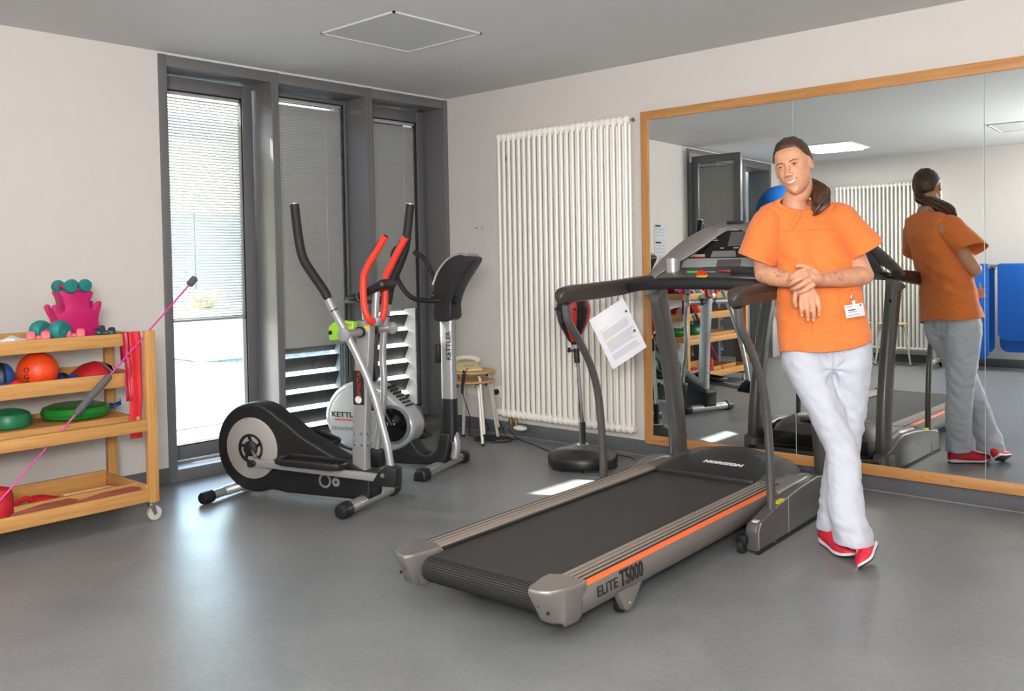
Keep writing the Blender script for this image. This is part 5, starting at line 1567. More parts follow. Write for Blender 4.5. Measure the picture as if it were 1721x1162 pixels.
for off in (radians(-50), radians(24)):
    dv = Vector((dirb.x * cos(off) - dirb.y * sin(off), dirb.x * sin(off) + dirb.y * cos(off), 0))
    text('HUDORA', 'lettering', 0.024, M['ink'], pb_, bc + dv * 0.1105 + Z * 0.045, Z.cross(dv), Z, 0.001, bold=0.0008)
G().tube([tip - Z * 0.03, bc + Vector((0.0, 0, -0.14))], [0.016, 0.034], 14).build('ball_holder', M['black_plastic'], pb_)

# ================================================================== STOOLS
def stool(label, loc, rz, group, h=0.5, r=0.17):
    t = thing('stool', label, 'stool', loc, rz, group)
    G().lathe([(r - 0.012, h - 0.018), (r, h - 0.012), (r + 0.001, h - 0.004), (r - 0.01, h), (0.02, h - 0.003)], (0, 0, 0), Z, 40).build('seat', M['ply'], t)
    for k in range(4):
        a = pi / 4 + k * pi / 2
        c_, s_ = cos(a), sin(a)
        leg = catmull([(0.03 * c_, 0.03 * s_, h - 0.031), (0.09 * c_, 0.09 * s_, h - 0.031), (0.125 * c_, 0.125 * s_, h - 0.04), (0.142 * c_, 0.142 * s_, h - 0.075), (0.165 * c_, 0.165 * s_, h * 0.5), (0.2 * c_, 0.2 * s_, 0.01)], 6)
        l_ = G().tube(leg, 0.0115, 10).build('leg', M['stool_leg'], t)
        G().lathe([(0.0135, 0), (0.0135, 0.014)], (0.2 * c_, 0.2 * s_, 0), Z, 10).build('rubber_foot', M['black_rubber'], l_)
        G().bb((0.115 * c_ - 0.01, 0.115 * s_ - 0.01, h - 0.05), (0.115 * c_ + 0.01, 0.115 * s_ + 0.01, h - 0.018)).build('spacer', M['black_plastic'], t)
    return t


s1 = stool('lower wooden stool of the stack of two beside the radiator', (0.545, -0.335, 0), 0.35, 'stacked stools', 0.452)
s2 = dup(s1, (0.545, -0.325, 0.067), 0.38, 'upper wooden stool of the stack of two, carrying a telephone', 'stacked stools')
# telephone
ph = thing('telephone', 'beige corded telephone lying on the upper stool of the stack', 'telephone', (0.52, -0.35, 0.519), radians(-28))
G().prism([(-0.1, 0), (0.1, 0), (0.1, 0.018), (-0.02, 0.05), (-0.1, 0.055)], (0, -0.085, 0), X, Z, (0, 0.17, 0)).build('base', M['phone'], ph, bevel=0.01, seg=3)
G().tube(catmull([(-0.085, -0.11, 0.055), (-0.075, -0.08, 0.075), (-0.065, 0.0, 0.088), (-0.075, 0.08, 0.075), (-0.085, 0.11, 0.055)], 6), [0.024, 0.018, 0.014, 0.018, 0.024], 12, flat=0.8).build('handset', M['phone_white'], ph)
for i in range(4):
    for j in range(3):
        G().box((0.02 + i * 0.02, -0.03 + j * 0.028, 0.036 - i * 0.0065), (0.012, 0.016, 0.008)).build('key', M['black_plastic'], ph, smooth=False)
# sockets
GS = 'wall sockets'
for lbl, x_, kind in (('left white wall socket, empty, behind the stools', 0.155, 0), ('middle white wall socket behind the stools', 0.262, 0), ('white wall socket with black plug between stools and radiator', 0.498, 1)):
    t = thing('wall_socket', lbl, 'socket', (x_, 0, 0.318), 0, GS)
    G().bb((-0.045, -0.011, -0.045), (0.045, 0, 0.045)).build('cover', M['white_plastic'], t, bevel=0.003)
    G().lathe([(0.022, 0.0), (0.022, 0.001), (0.0205, 0.0012), (0.019, -0.004), (0.0, -0.004)], (0, -0.0112, 0), (0, -1, 0), 24).build('recess', M['phone_white'], t)
    for s in (-1, 1):
        G().lathe([(0.003, 0), (0.003, 0.0006)], (s * 0.0095, -0.0085, 0), (0, -1, 0), 8).build('hole', M['black_plastic'], t)
    if kind:
        G().lathe([(0.021, 0), (0.022, 0.02), (0.014, 0.035), (0.006, 0.04)], (0, -0.012, 0), (0, -1, 0), 18).build('plug', M['black_rubber'], t)
# cords


def cord_obj(label, pts, r=0.0032, group='black cords by the stools', n=7):
    t = thing('power_cord', label, 'cord', pts[0], 0, group)
    o = Vector(pts[0])
    G().tube([p - o for p in catmull(pts, n)], r, 6).build('cable', M['black_rubber'], t)
    return t


cord_obj('black cord from the plugged socket down to the floor tangle', [(0.498, -0.045, 0.312), (0.498, -0.05, 0.2), (0.56, -0.07, 0.12), (0.66, -0.12, 0.05), (0.70, -0.16, 0.004), (0.62, -0.23, 0.004), (0.55, -0.2, 0.004), (0.68, -0.1, 0.004), (0.78, -0.2, 0.004), (0.66, -0.28, 0.004), (0.6, -0.2, 0.008), (0.8, -0.12, 0.004)])
tcord = cord_obj('black telephone cord bundle hanging over the stool edge to the floor', [(0.60, -0.42, 0.545), (0.63, -0.475, 0.535), (0.638, -0.50, 0.47), (0.63, -0.505, 0.36), (0.60, -0.42, 0.2), (0.48, -0.3, 0.06), (0.42, -0.22, 0.004), (0.6, -0.12, 0.004), (0.5, -0.28, 0.004), (0.68, -0.24, 0.004), (0.55, -0.33, 0.004), (0.72, -0.1, 0.004)], 0.003)
cb_ = G()
for k in range(3):
    cb_.tube(catmull([p for p in ((-0.01 + 0.006 * k, -0.045, -0.015), (0.01 + 0.008 * k, -0.072, -0.06), (0.012 + 0.004 * k, -0.085, -0.12), (0.018, -0.09, -0.175))], 5), 0.006, 6)
cb_.build('cord_bundle', M['black_rubber'], tcord)
cord_obj('black cord running along the wall to the base of the punching ball and treadmill', [(0.7, -0.12, 0.07), (0.74, -0.1, 0.03), (0.82, -0.12, 0.005), (1.0, -0.19, 0.004), (1.2, -0.28, 0.004), (1.42, -0.38, 0.004), (1.6, -0.16, 0.004), (1.78, -0.13, 0.006), (1.9, -0.22, 0.005), (2.05, -0.34, 0.004), (2.3, -0.47, 0.004), (2.46, -0.50, 0.004)])
cord_obj('looped black cord on the floor under the stacked stools', [(0.45, -0.1, 0.11), (0.52, -0.14, 0.05), (0.6, -0.32, 0.004), (0.75, -0.3, 0.004), (0.78, -0.16, 0.004), (0.55, -0.1, 0.004), (0.5, -0.25, 0.004), (0.62, -0.36, 0.004)])
# small hook and mark on the wall
t = thing('wall_mark', 'tiny dark screw and faint mark on the right wall between window and radiator', 'screw', (0.30, 0, 1.572))
G().lathe([(0.006, 0), (0.004, 0.006)], (0, 0, 0), (0, -1, 0), 8).build('screw', M['black_plastic'], t)
t = thing('wall_label', 'faint small printed mark on the right wall right of the screw', 'mark', (0.362, 0, 1.567))
for i in range(3):
    G().bb((-0.022 + 0.004 * i, -0.0008, 0.012 - i * 0.011), (0.022 - 0.006 * i, 0, 0.015 - i * 0.011)).build('print_line', M['ink_grey'], t, smooth=False)

# ================================================================== FAR SIDE OF THE ROOM (seen in the mirror)
GF = 'stools at the back wall'
f1 = stool('wooden stool before the back radiator, left one in the mirror', (1.19, -6.42, 0), 0.2, GF, 0.52)
dup(f1, (1.62, -6.42, 0), 0.5, 'wooden stool before the back radiator, right one in the mirror', GF)
GM = 'blue mats on the rack'
rk_ = thing('mat_rack', 'white metal mat rack on feet at the back wall, seen in the mirror', 'rack', (2.72, -6.45, 0))
G().bb((-0.66, -0.02, 1.185), (1.3, 0.02, 1.215)).build('rail', M['steel'], rk_, bevel=0.006)
for x_ in (-0.62, 1.26):
    G().bb((x_ - 0.02, -0.02, 0.07), (x_ + 0.02, 0.02, 1.2)).build('upright', M['stool_leg'], rk_, bevel=0.005)
    G().bb((x_ - 0.03, -0.28, 0.06), (x_ + 0.03, 0.28, 0.1)).build('foot', M['stool_leg'], rk_, bevel=0.006)
    for y_ in (-0.24, 0.24):
        G().lathe([(0.01, -0.012), (0.03, -0.01), (0.03, 0.01), (0.01, 0.012)], (x_, y_, 0.03), X, 14).build('castor_wheel', M['black_rubber'], rk_)
for i, (x_, w_, zb, yy, lb) in enumerate(((2.40, 0.58, 0.13, -6.40, 'blue exercise mat hanging at the left of the rack, seen in the mirror'), (2.45, 0.56, 0.2, -6.50, 'blue exercise mat hanging behind the left one, seen in the mirror'),
                                         (3.08, 0.60, 0.36, -6.38, 'blue exercise mat hanging at the right of the rack, seen in the mirror'), (3.10, 0.64, 0.22, -6.50, 'longer blue exercise mat hanging behind the right one, seen in the mirror'))):
    t = thing('exercise_mat', lb, 'mat', (x_, yy, zb), 0, GM)
    hgt = 1.225 - zb - (0.01 if yy < -6.45 else 0)
    rr = 0.09
    poly = []
    for (cx_, cz_, a0) in ((w_ / 2 - rr, rr, -90), (w_ / 2 - 0.03, hgt - 0.03, 0), (-w_ / 2 + 0.03, hgt - 0.03, 90), (-w_ / 2 + rr, rr, 180)):
        r_ = rr if cz_ == rr else 0.03
        for k in range(6):
            a = radians(a0 + k * 18)
            poly.append((cx_ + r_ * cos(a), cz_ + r_ * sin(a)))
    G().prism(poly, (0, -0.0075, 0), X, Z, (0, 0.015, 0)).build('mat_sheet', M['mat_blue'], t, bevel=0.004)
    G().bb((-0.02 + w_ / 2 + 0.0, -0.012, hgt - 0.06), (0.012 + w_ / 2, 0.012, hgt - 0.02)).build('hanger', M['steel'], t, bevel=0.003)
gb = thing('gym_ball', 'large blue gym ball on a wall ring by the rear window, seen in the mirror', 'ball', (0.42, -5.95, 1.92))
G().ell((0, 0, 0), 0.32, 40, 24).build('ball_skin', M['ball_blue'], gb)
rg_ = thing('ball_ring', 'black wall ring carrying the blue gym ball, seen in the mirror', 'bracket', (0.42, -5.95, 1.72))
G().tube([(0.25 * cos(2 * pi * k / 32), 0.25 * sin(2 * pi * k / 32), 0) for k in range(32)], 0.01, 8, closed=True).build('ring', M['black_plastic'], rg_)
for s in (-1, 1):
    G().tube([(-0.2, s * 0.16, 0), (-0.425, s * 0.16, 0)], 0.009, 8).build('arm', M['black_plastic'], rg_)
# ================================================================== PERSON
# local axes of the figure: x = picture right, y = away from the viewer, z up ; q(r, f, z) takes f towards the viewer
pe = thing('person', 'person in orange tunic, white trousers and red trainers leaning on the right treadmill arm', 'person', (3.5, -1.05, 0), radians(38))


def q(r, f, z): return Vector((r, -f, z))


def remesh_obj(name, g, voxel, smooth_it, material, parent, disp=None, fac=0.5, keep=None):
    me = bpy.data.meshes.new('tmp')
    me.from_pydata([tuple(v) for v in g.v], [], g.f)
    bm = bmesh.new(); bm.from_mesh(me)
    bmesh.ops.recalc_face_normals(bm, faces=bm.faces)
    bm.to_mesh(me); bm.free()
    o = bpy.data.objects.new('tmp', me); COL.objects.link(o)
    md = o.modifiers.new('r', 'REMESH'); md.mode = 'VOXEL'; md.voxel_size = voxel; md.adaptivity = 0.0
    if smooth_it:
        sm = o.modifiers.new('s', 'SMOOTH'); sm.factor = fac; sm.iterations = smooth_it
    dg = bpy.context.evaluated_depsgraph_get()
    m2 = bpy.data.meshes.new_from_object(o.evaluated_get(dg))
    bpy.data.objects.remove(o)
    m2.name = name
    if disp:
        N_ = len(m2.vertices)
        cs, ns = [0.0] * (3 * N_), [0.0] * (3 * N_)
        m2.vertices.foreach_get('co', cs)
        m2.vertices.foreach_get('normal', ns)
        for i in range(N_):
            cs[3 * i:3 * i + 3] = disp(Vector(cs[3 * i:3 * i + 3]), Vector(ns[3 * i:3 * i + 3]))
        m2.vertices.foreach_set('co', cs)
        m2.update()
        if keep:
            bm = bmesh.new(); bm.from_mesh(m2)
            sel = [v for v in bm.verts if keep(v.co)]
            for _ in range(5):
                bmesh.ops.smooth_vert(bm, verts=sel, factor=0.5, use_axis_x=True, use_axis_y=True, use_axis_z=True)
            bm.to_mesh(m2); bm.free()
    m2.polygons.foreach_set('use_smooth', [True] * len(m2.polygons))
    m2.materials.clear(); m2.materials.append(material)
    ob = bpy.data.objects.new(name, m2); COL.objects.link(ob)
    ob.parent = parent
    return ob


def chain(g, pts, radii, n=16, flat=1.0, up=None, sub=5):
    P_ = catmull(pts, sub) if len(pts) > 2 else [Vector(p) for p in pts]
    g.tube(P_, [_interp(radii, i / (len(P_) - 1)) for i in range(len(P_))], n, up=up, flat=flat)
    g.ell(P_[0], radii[0] * 0.995, n, 8)
    g.ell(P_[-1], radii[-1] * 0.995, n, 8)


# ---------------- head frame
HC = q(-0.119, -0.040, 1.715)
_inv = Matrix.Rotation(-radians(38), 3, 'Z')
fwd_w = Vector((0.115, -0.985, -0.10)).normalized()
fwd = (_inv @ fwd_w).normalized()
cam_r = (_inv @ Vector((0.908, 0.419, 0))).normalized()
up0 = Vector((0, 0, 1)) - cam_r * 0.235 * 1.0
hz = (up0 - fwd * up0.dot(fwd)).normalized()
hx = fwd.cross(hz).normalized()      # the figure's own left is picture right
HM = Matrix(((hx.x, fwd.x, hz.x, HC.x), (hx.y, fwd.y, hz.y, HC.y), (hx.z, fwd.z, hz.z, HC.z), (0, 0, 0, 1)))
HS = 1.03


def h(x, y, z): return HM @ Vector((x * HS, y * HS, z * HS))


def hg():
    return G()


def head_to_world(g):
    g.v = [h(*v) for v in g.v]
    return g


body = G()
hd_ = G()
hd_.ell((0, -0.018, 0.030), (0.0745, 0.094, 0.092), 32, 22)
face = []
for (z_, w_, yf, yb, pw) in ((0.092, 0.046, 0.046, -0.05, 2.4), (0.078, 0.058, 0.062, -0.05, 2.4), (0.06, 0.0655, 0.0735, -0.05, 2.4), (0.03, 0.069, 0.080, -0.05, 2.4), (0.01, 0.0685, 0.0785, -0.05, 2.4), (-0.02, 0.0675, 0.0785, -0.045, 2.3),
                             (-0.045, 0.0645, 0.0785, -0.035, 2.2), (-0.07, 0.0585, 0.0785, -0.02, 2.2), (-0.092, 0.049, 0.0765, -0.005, 2.1), (-0.108, 0.038, 0.0735, 0.012, 2.0), (-0.119, 0.025, 0.0665, 0.025, 2.0), (-0.125, 0.012, 0.058, 0.035, 2.0)):
    ring = []
    for k in range(32):
        a = 2 * pi * k / 32
        ca, sa = cos(a), sin(a)
        x_ = w_ * math.copysign(abs(ca) ** (2 / pw), ca)
        y_ = math.copysign(abs(sa) ** (2 / pw), sa)
        ring.append(Vector((x_, (yf if y_ > 0 else -yb) * y_ * 1.0 if y_ > 0 else yb * -y_, z_)))
    face.append(ring)
hd_.loft(face)
# brow, cheeks, nose, lips, chin, ears
for s in (-1, 1):
    hd_.ell((s * 0.0125, 0.0925, -0.0375), (0.0085, 0.0105, 0.008))
    e_ = G().ell((0, 0, 0), (0.0065, 0.0165, 0.030), 16, 14)
    e_.ell((-s * 0.006, 0.006, -0.004), (0.009, 0.010, 0.018), 14, 10)
    e_.xf(Matrix.Translation((s * (0.0815 if s > 0 else 0.0755), -0.010 if s > 0 else -0.018, -0.006)) @ Matrix.Rotation(s * radians(26 if s > 0 else 8), 4, 'Z') @ Matrix.Rotation(radians(-10), 4, 'X'))
    hd_.add(e_.v, e_.f)
hd_.tube([(0, 0.066, 0.026), (0, 0.0755, 0.010), (0, 0.086, -0.012), (0, 0.095, -0.03)], [0.011, 0.0115, 0.012, 0.0125], 16)
hd_.ell((0, 0.1005, -0.0335), (0.0112, 0.0118, 0.0098))
body.add([h(*v) for v in hd_.v], hd_.f)
# neck
chain(body, [h(0, -0.028, -0.045), h(0, -0.024, -0.1), q(-0.106, -0.078, 1.56), q(-0.098, -0.085, 1.49)], [0.055, 0.053, 0.056, 0.07], 22)
# torso core, hips, legs (under the clothes)
tor = []
for (z_, r0, f0, a_, b_) in ((0.80, -0.002, 0.03, 0.15, 0.085), (0.90, 0.0, 0.03, 0.17, 0.10), (1.0, -0.012, 0.018, 0.16, 0.095), (1.115, -0.02, 0.008, 0.145, 0.088), (1.25, -0.04, -0.02, 0.145, 0.092), (1.335, -0.055, -0.045, 0.15, 0.092), (1.42, -0.066, -0.07, 0.165, 0.082), (1.48, -0.074, -0.085, 0.165, 0.065), (1.51, -0.085, -0.087, 0.12, 0.055), (1.535, -0.1, -0.082, 0.075, 0.05)):
    tor.append([q(r0 + a_ * cos(2 * pi * k / 28), f0 + b_ * sin(2 * pi * k / 28), z_) for k in range(28)])
body.loft(tor)
LEG_F = [(-0.098, 0.03, 0.92), (-0.092, 0.04, 0.80), (-0.035, 0.08, 0.655), (0.0, 0.11, 0.54), (0.034, 0.14, 0.44), (0.032, 0.205, 0.30), (0.04, 0.25, 0.20), (0.06, 0.275, 0.125)]
LEG_B = [(0.098, 0.03, 0.92), (0.096, 0.03, 0.80), (0.092, 0.02, 0.62), (0.076, 0.025, 0.44), (0.045, 0.035, 0.26), (0.012, 0.055, 0.11), (0.004, 0.06, 0.075)]
chain(body, [q(*p) for p in LEG_F], [0.085, 0.083, 0.066, 0.055, 0.05, 0.05, 0.04, 0.034], 18)
chain(body, [q(*p) for p in LEG_B], [0.085, 0.083, 0.066, 0.052, 0.05, 0.036, 0.034], 18)
# arms
SR, ER, WR = q(-0.232, -0.088, 1.462), q(-0.283, 0.085, 1.226), q(-0.158, 0.238, 1.192)
SL, EL, WL = q(0.090, -0.09, 1.462), q(0.165, 0.055, 1.212), q(-0.068, 0.212, 1.197)
chain(body, [SR, SR.lerp(ER, 0.3) + q(-0.008, -0.006, 0), SR.lerp(ER, 0.75) + q(-0.006, -0.014, 0), ER], [0.047, 0.045, 0.040, 0.038], 18)
chain(body, [ER, ER.lerp(WR, 0.3) + q(0, 0, -0.002), ER.lerp(WR, 0.7), WR], [0.040, 0.0425, 0.035, 0.028], 18)
chain(body, [SL, SL.lerp(EL, 0.3) + q(0.006, 0, 0), SL.lerp(EL, 0.75), EL], [0.05, 0.05, 0.045, 0.041], 18)
chain(body, [EL, EL.lerp(WL, 0.28) + q(0, 0, -0.002), EL.lerp(WL, 0.65), WL], [0.042, 0.0445, 0.037, 0.028], 18)
# right hand, hanging down from the wrist
palm = []
for (t_, c_, hw, ht) in ((0, WR, 0.026, 0.021), (0.3, q(-0.145, 0.25, 1.172), 0.034, 0.018), (0.7, q(-0.134, 0.258, 1.145), 0.041, 0.0155), (1, q(-0.127, 0.262, 1.122), 0.041, 0.0125)):
    ax = Vector((0.97, 0.0, 0.1)).normalized()
    nm = Vector((0.0, -0.95, 0.2)).normalized()
    palm.append([c_ + ax * hw * cos(2 * pi * k / 18) + nm * ht * sin(2 * pi * k / 18) for k in range(18)])
body.loft(palm)
FR = [((-0.160, 0.262, 1.127), (-0.164, 0.270, 1.098), (-0.163, 0.270, 1.074), (-0.161, 0.262, 1.055)),
      ((-0.139, 0.265, 1.122), (-0.141, 0.277, 1.087), (-0.139, 0.277, 1.058), (-0.137, 0.268, 1.036)),
      ((-0.117, 0.265, 1.122), (-0.116, 0.277, 1.087), (-0.114, 0.277, 1.057), (-0.113, 0.268, 1.034)),
      ((-0.096, 0.262, 1.128), (-0.092, 0.271, 1.100), (-0.089, 0.270, 1.074), (-0.089, 0.263, 1.056))]
for f_ in FR:
    chain(body, [q(*p) for p in f_], [0.0116, 0.0106, 0.0094, 0.0078], 12, sub=4)
    body.ell(q(*f_[0]), 0.0112)
    body.ell(q(*f_[1]), 0.0102)
chain(body, [q(-0.165, 0.25, 1.165), q(-0.186, 0.262, 1.14), q(-0.19, 0.262, 1.112), q(-0.184, 0.258, 1.09)], [0.014, 0.0115, 0.0102, 0.008], 12, sub=4)
# left hand, closed over the right wrist
palm = []
for (c_, hw, ht, ax) in ((WL, 0.027, 0.02, (0.1, 0.1, 1)), (q(-0.092, 0.245, 1.206), 0.034, 0.018, (0.22, 0.05, 1)), (q(-0.115, 0.268, 1.210), 0.041, 0.0165, (-0.3, 0.0, 1)), (q(-0.135, 0.280, 1.211), 0.042, 0.0135, (-0.38, 0.0, 1))):
    ax = Vector(ax).normalized()
    nm = Vector((-0.55, -0.8, 0.0)); nm = (nm - ax * nm.dot(ax)).normalized()
    palm.append([c_ + ax * hw * cos(2 * pi * k / 18) + nm * ht * sin(2 * pi * k / 18) for k in range(18)])
body.loft(palm)
FL = [((-0.150, 0.279, 1.244), (-0.185, 0.288, 1.232), (-0.206, 0.276, 1.214), (-0.212, 0.254, 1.200)),
      ((-0.143, 0.287, 1.223), (-0.180, 0.297, 1.208), (-0.204, 0.283, 1.190), (-0.210, 0.258, 1.180)),
      ((-0.131, 0.288, 1.201), (-0.167, 0.297, 1.183), (-0.191, 0.284, 1.168), (-0.200, 0.260, 1.162)),
      ((-0.118, 0.281, 1.180), (-0.148, 0.289, 1.163), (-0.169, 0.281, 1.151), (-0.180, 0.264, 1.147))]
for f_ in FL:
    chain(body, [q(*p) for p in f_], [0.0122, 0.0112, 0.0099, 0.0082], 12, sub=4)
    body.ell(q(*f_[0]), 0.0116)
    body.ell(q(*f_[1]), 0.0104)
chain(body, [q(-0.095, 0.245, 1.232), q(-0.128, 0.252, 1.252), q(-0.156, 0.256, 1.262), q(-0.178, 0.258, 1.262)], [0.0145, 0.0122, 0.0106, 0.0085], 12, sub=4)

chain(body, [WL.lerp(EL, 0.08), WL, q(-0.092, 0.245, 1.206), q(-0.115, 0.266, 1.209)], [0.029, 0.0285, 0.027, 0.02], 16)
chain(body, [WR.lerp(ER, 0.08), WR, q(-0.145, 0.25, 1.172), q(-0.136, 0.256, 1.15)], [0.029, 0.0275, 0.024, 0.018], 16)
HMi = HM.inverted()
EX = 0.0315


def face_disp(co, n):
    p = HMi @ co
    p /= HS
    if abs(p.x) > 0.12 or abs(p.y) > 0.14 or p.z < -0.15:
        return co
    d = Vector((0, 0, 0))
    if p.y > 0.0:
        W_ = min(1.0, max(0.0, p.y / 0.05)); W_ = W_ * W_ * (3 - 2 * W_)
        nx = p.x / 0.09
        for s in (-1, 1):
            e = ((p.x - s * 0.039) / 0.019) ** 2 + ((p.z + 0.031) / 0.017) ** 2      # cheeks, raised by the smile
            d += Vector((nx * 0.5, 0.9, 0)) * 0.0075 * exp(-e) * W_
            e = ((p.x - s * 0.028) / 0.022) ** 2 + ((p.z - 0.024) / 0.008) ** 2        # brow ridge
            d.y += 0.0032 * exp(-e) * W_
        e = (p.x / 0.019) ** 2 + ((p.z + 0.109) / 0.014) ** 2
        d.y += 0.0085 * exp(-e) * W_
        e = (p.x / 0.024) ** 2 + ((p.z + 0.066) / 0.016) ** 2
        d.y += 0.0085 * exp(-e) * W_
        for s in (-1, 1):
            # eye socket
            e = ((p.x - s * EX) / 0.019) ** 2 + ((p.z - 0.004) / 0.0115) ** 2
            d.y -= 0.0075 * exp(-e)
            # fold from nose wing to the corner of the mouth
            t_ = min(max((-0.035 - p.z) / 0.035, 0), 1)
            fx = s * (0.021 + 0.016 * t_)
            e = ((p.x - fx) / 0.0045) ** 2 + ((p.z + 0.052) / 0.018) ** 4
            d.y -= 0.0022 * exp(-e)
            # nostrils
            e = ((p.x - s * 0.007) / 0.004) ** 2 + ((p.z + 0.0445) / 0.004) ** 2 + ((p.y - 0.097) / 0.01) ** 2
            d.z += 0.003 * exp(-e)
            # hollow below the cheek
            e = ((p.x - s * 0.05) / 0.016) ** 2 + ((p.z + 0.07) / 0.02) ** 2
            d.y -= 0.0025 * exp(-e) * W_
        e = (p.x / 0.03) ** 4 + ((p.z + 0.0685 - 0.011 * (p.x / 0.03) ** 2) / 0.0055) ** 2
        d.y -= 0.005 * exp(-e)
        e = (p.x / 0.02) ** 2 + ((p.z + 0.091) / 0.006) ** 2
        d.y -= 0.0035 * exp(-e)
        e = (p.x / 0.005) ** 2 + ((p.z + 0.052) / 0.006) ** 2
        d.y -= 0.002 * exp(-e)
    else:
        for s in (-1, 1):
            e = ((p.x - s * 0.083) / 0.007) ** 2 + ((p.y + 0.012) / 0.010) ** 2 + ((p.z + 0.004) / 0.015) ** 2
            d.x -= s * 0.0065 * exp(-e)
    return HM @ ((p + d) * HS)


tat = [(tuple(ER.lerp(WR, 0.42) + q(0, 0.036, 0.02)), 0.026), (tuple(ER.lerp(WR, 0.05) + q(-0.02, 0.02, -0.01)), 0.020), (tuple(ER.lerp(WR, 0.72) + q(0, 0.03, 0.02)), 0.018),
       (tuple(SR.lerp(ER, 0.9) + q(0.0, 0.038, 0.008)), 0.013), (tuple(EL.lerp(WL, 0.62) + q(0.0, 0.03, 0.018)), 0.030), (tuple(EL.lerp(WL, 0.84) + q(0.0, 0.02, 0.01)), 0.014), (tuple(SL.lerp(EL, 0.62) + q(0.01, 0.03, 0.01)), 0.022)]

def face_area(co):
    p = HMi @ co / HS
    return abs(p.x) < 0.074 and p.y > 0.0 and -0.14 < p.z < 0.1 and not (abs(p.x) < 0.02 and -0.05 < p.z < -0.018 and p.y > 0.084)


bo = remesh_obj('body', body, 0.0030, 3, skin_mat('skin', tat), pe, face_disp, 0.5, face_area)


# ---------------- face details
def hpart(name, g, m, bev=0.0, **kw):
    g.v = [h(*v) for v in g.v]
    return g.build(name, m, pe, bevel=bev, **kw)


def almond(cx, w, up_, lo, y0, bulge, n=12):
    top, bot = [], []
    for i in range(n + 1):
        u = -1 + 2 * i / n
        xx = cx + u * w
        yy = y0 + bulge * (1 - u * u) - 0.006 * abs(u) ** 3
        top.append(Vector((xx, yy, 0.004 + up_ * (1 - u * u) ** 0.8)))
        bot.append(Vector((xx, yy, 0.004 - lo * (1 - u * u) ** 0.8)))
    return top, bot


YE = 0.0705
for s in (-1, 1):
    tp_, bt_ = almond(s * EX, 0.0150, 0.0042, 0.0032, YE, 0.0048)
    g = G(); n = len(tp_)
    g.add(tp_ + bt_, [(i, i + 1, n + i + 1, n + i) for i in range(n - 1)])
    hpart('eye', g, M['eye_white'])
    ix = s * EX - 0.0008
    hpart('iris', G().lathe([(0.0050, -0.001), (0.0048, 0.0006), (0.002, 0.0010), (0, 0.0010)], (ix, YE + 0.0046, 0.0044), (0, 1, 0), 18), M['iris'])
    hpart('upper_lid', G().tube([p + Vector((0, 0.0012, 0.0024)) for p in tp_], [0.0012, 0.0034, 0.0036, 0.0034, 0.0012], 8, flat=0.7), bo.data.materials[0])
    hpart('lash_line', G().tube([p + Vector((0, 0.0026, 0.0)) for p in tp_], [0.0008, 0.0017, 0.0017, 0.0018, 0.0010], 6), M['brow'])
    hpart('lower_lid', G().tube([p + Vector((0, 0.0006, -0.0016)) for p in bt_], [0.0008, 0.0020, 0.0022, 0.0020, 0.0008], 8), bo.data.materials[0])
    br_ = [Vector((s * x_, y_, z_)) for x_, y_, z_ in ((0.0125, 0.0795, 0.0185), (0.022, 0.0808, 0.0215), (0.034, 0.0775, 0.0235), (0.044, 0.0705, 0.0220), (0.0515, 0.0625, 0.0175))]
    hpart('eyebrow', G().tube(catmull(br_, 4), [0.0016, 0.0021, 0.0020, 0.0015, 0.0006], 8, up=(0, 0, 1), flat=0.6), M['brow'])
# mouth
mcv = lambda u, zc, amp: Vector((0.0285 * u, 0.0885 - 0.012 * u * u, zc + amp * u * u))
U = [-1 + 2 * i / 14 for i in range(15)]
g = G(); n = 15
a = [mcv(u, -0.0632, 0.0065) for u in U]; b = [mcv(u, -0.0745, 0.0165) for u in U]
g.add([p + Vector((0, -0.0032, 0)) for p in a] + [p + Vector((0, -0.0032, 0)) for p in b], [(i, i + 1, n + i + 1, n + i) for i in range(n - 1)])
hpart('mouth', g, M['mouth_dark'])
g = G()
g.add([p + Vector((0, -0.0018, 0)) for p in a[1:-1]] + [a[i].lerp(b[i], 0.80) + Vector((0, -0.0018, 0)) for i in range(1, 14)], [(i, i + 1, 13 + i + 1, 13 + i) for i in range(12)])
hpart('teeth', g, M['teeth'])
hpart('upper_lip', G().tube([p + Vector((0, 0.0004, 0.0010)) for p in a], [0.0006, 0.0017, 0.0024, 0.0020, 0.0024, 0.0017, 0.0006], 8, up=(0, 0, 1), flat=0.7), M['lip'])
hpart('lower_lip', G().tube([p + Vector((0, 0.0004, -0.0014)) for p in b], [0.0006, 0.0022, 0.0032, 0.0034, 0.0032, 0.0022, 0.0006], 8, up=(0, 0, 1), flat=0.7), M['lip'])
# nails
for f_ in FR:
    p_, d_ = q(*f_[3]), (q(*f_[3]) - q(*f_[2])).normalized()
    nn = q(0, 1, 0.1); nn = (nn - d_ * nn.dot(d_)).normalized()
    G().ell((0, 0, 0), (0.0052, 0.0068, 0.0014), 12, 6).xf(Matrix.Translation(p_ + nn * 0.0062 + d_ * 0.0015) @ Matrix((d_.cross(nn), d_, nn)).transposed().to_4x4()).build('fingernail', M['nail'], pe)

# ---------------- hair
hairg = G()
NT, NPH = 160, 44
rows = []


def hairline(az):
    """lowest polar angle (from the crown) reached by the hair; az 0 = front"""
    a_ = abs(az)
    if a_ < 0.55: return radians(56) + 0.08 * a_
    if a_ < 1.15: return radians(58.5) + (a_ - 0.55) / 0.6 * radians(28)
    if a_ < 1.75: return radians(86.5) + (a_ - 1.15) / 0.6 * radians(11.5)
    return radians(98) + min((a_ - 1.75) / 0.6, 1) * radians(34)


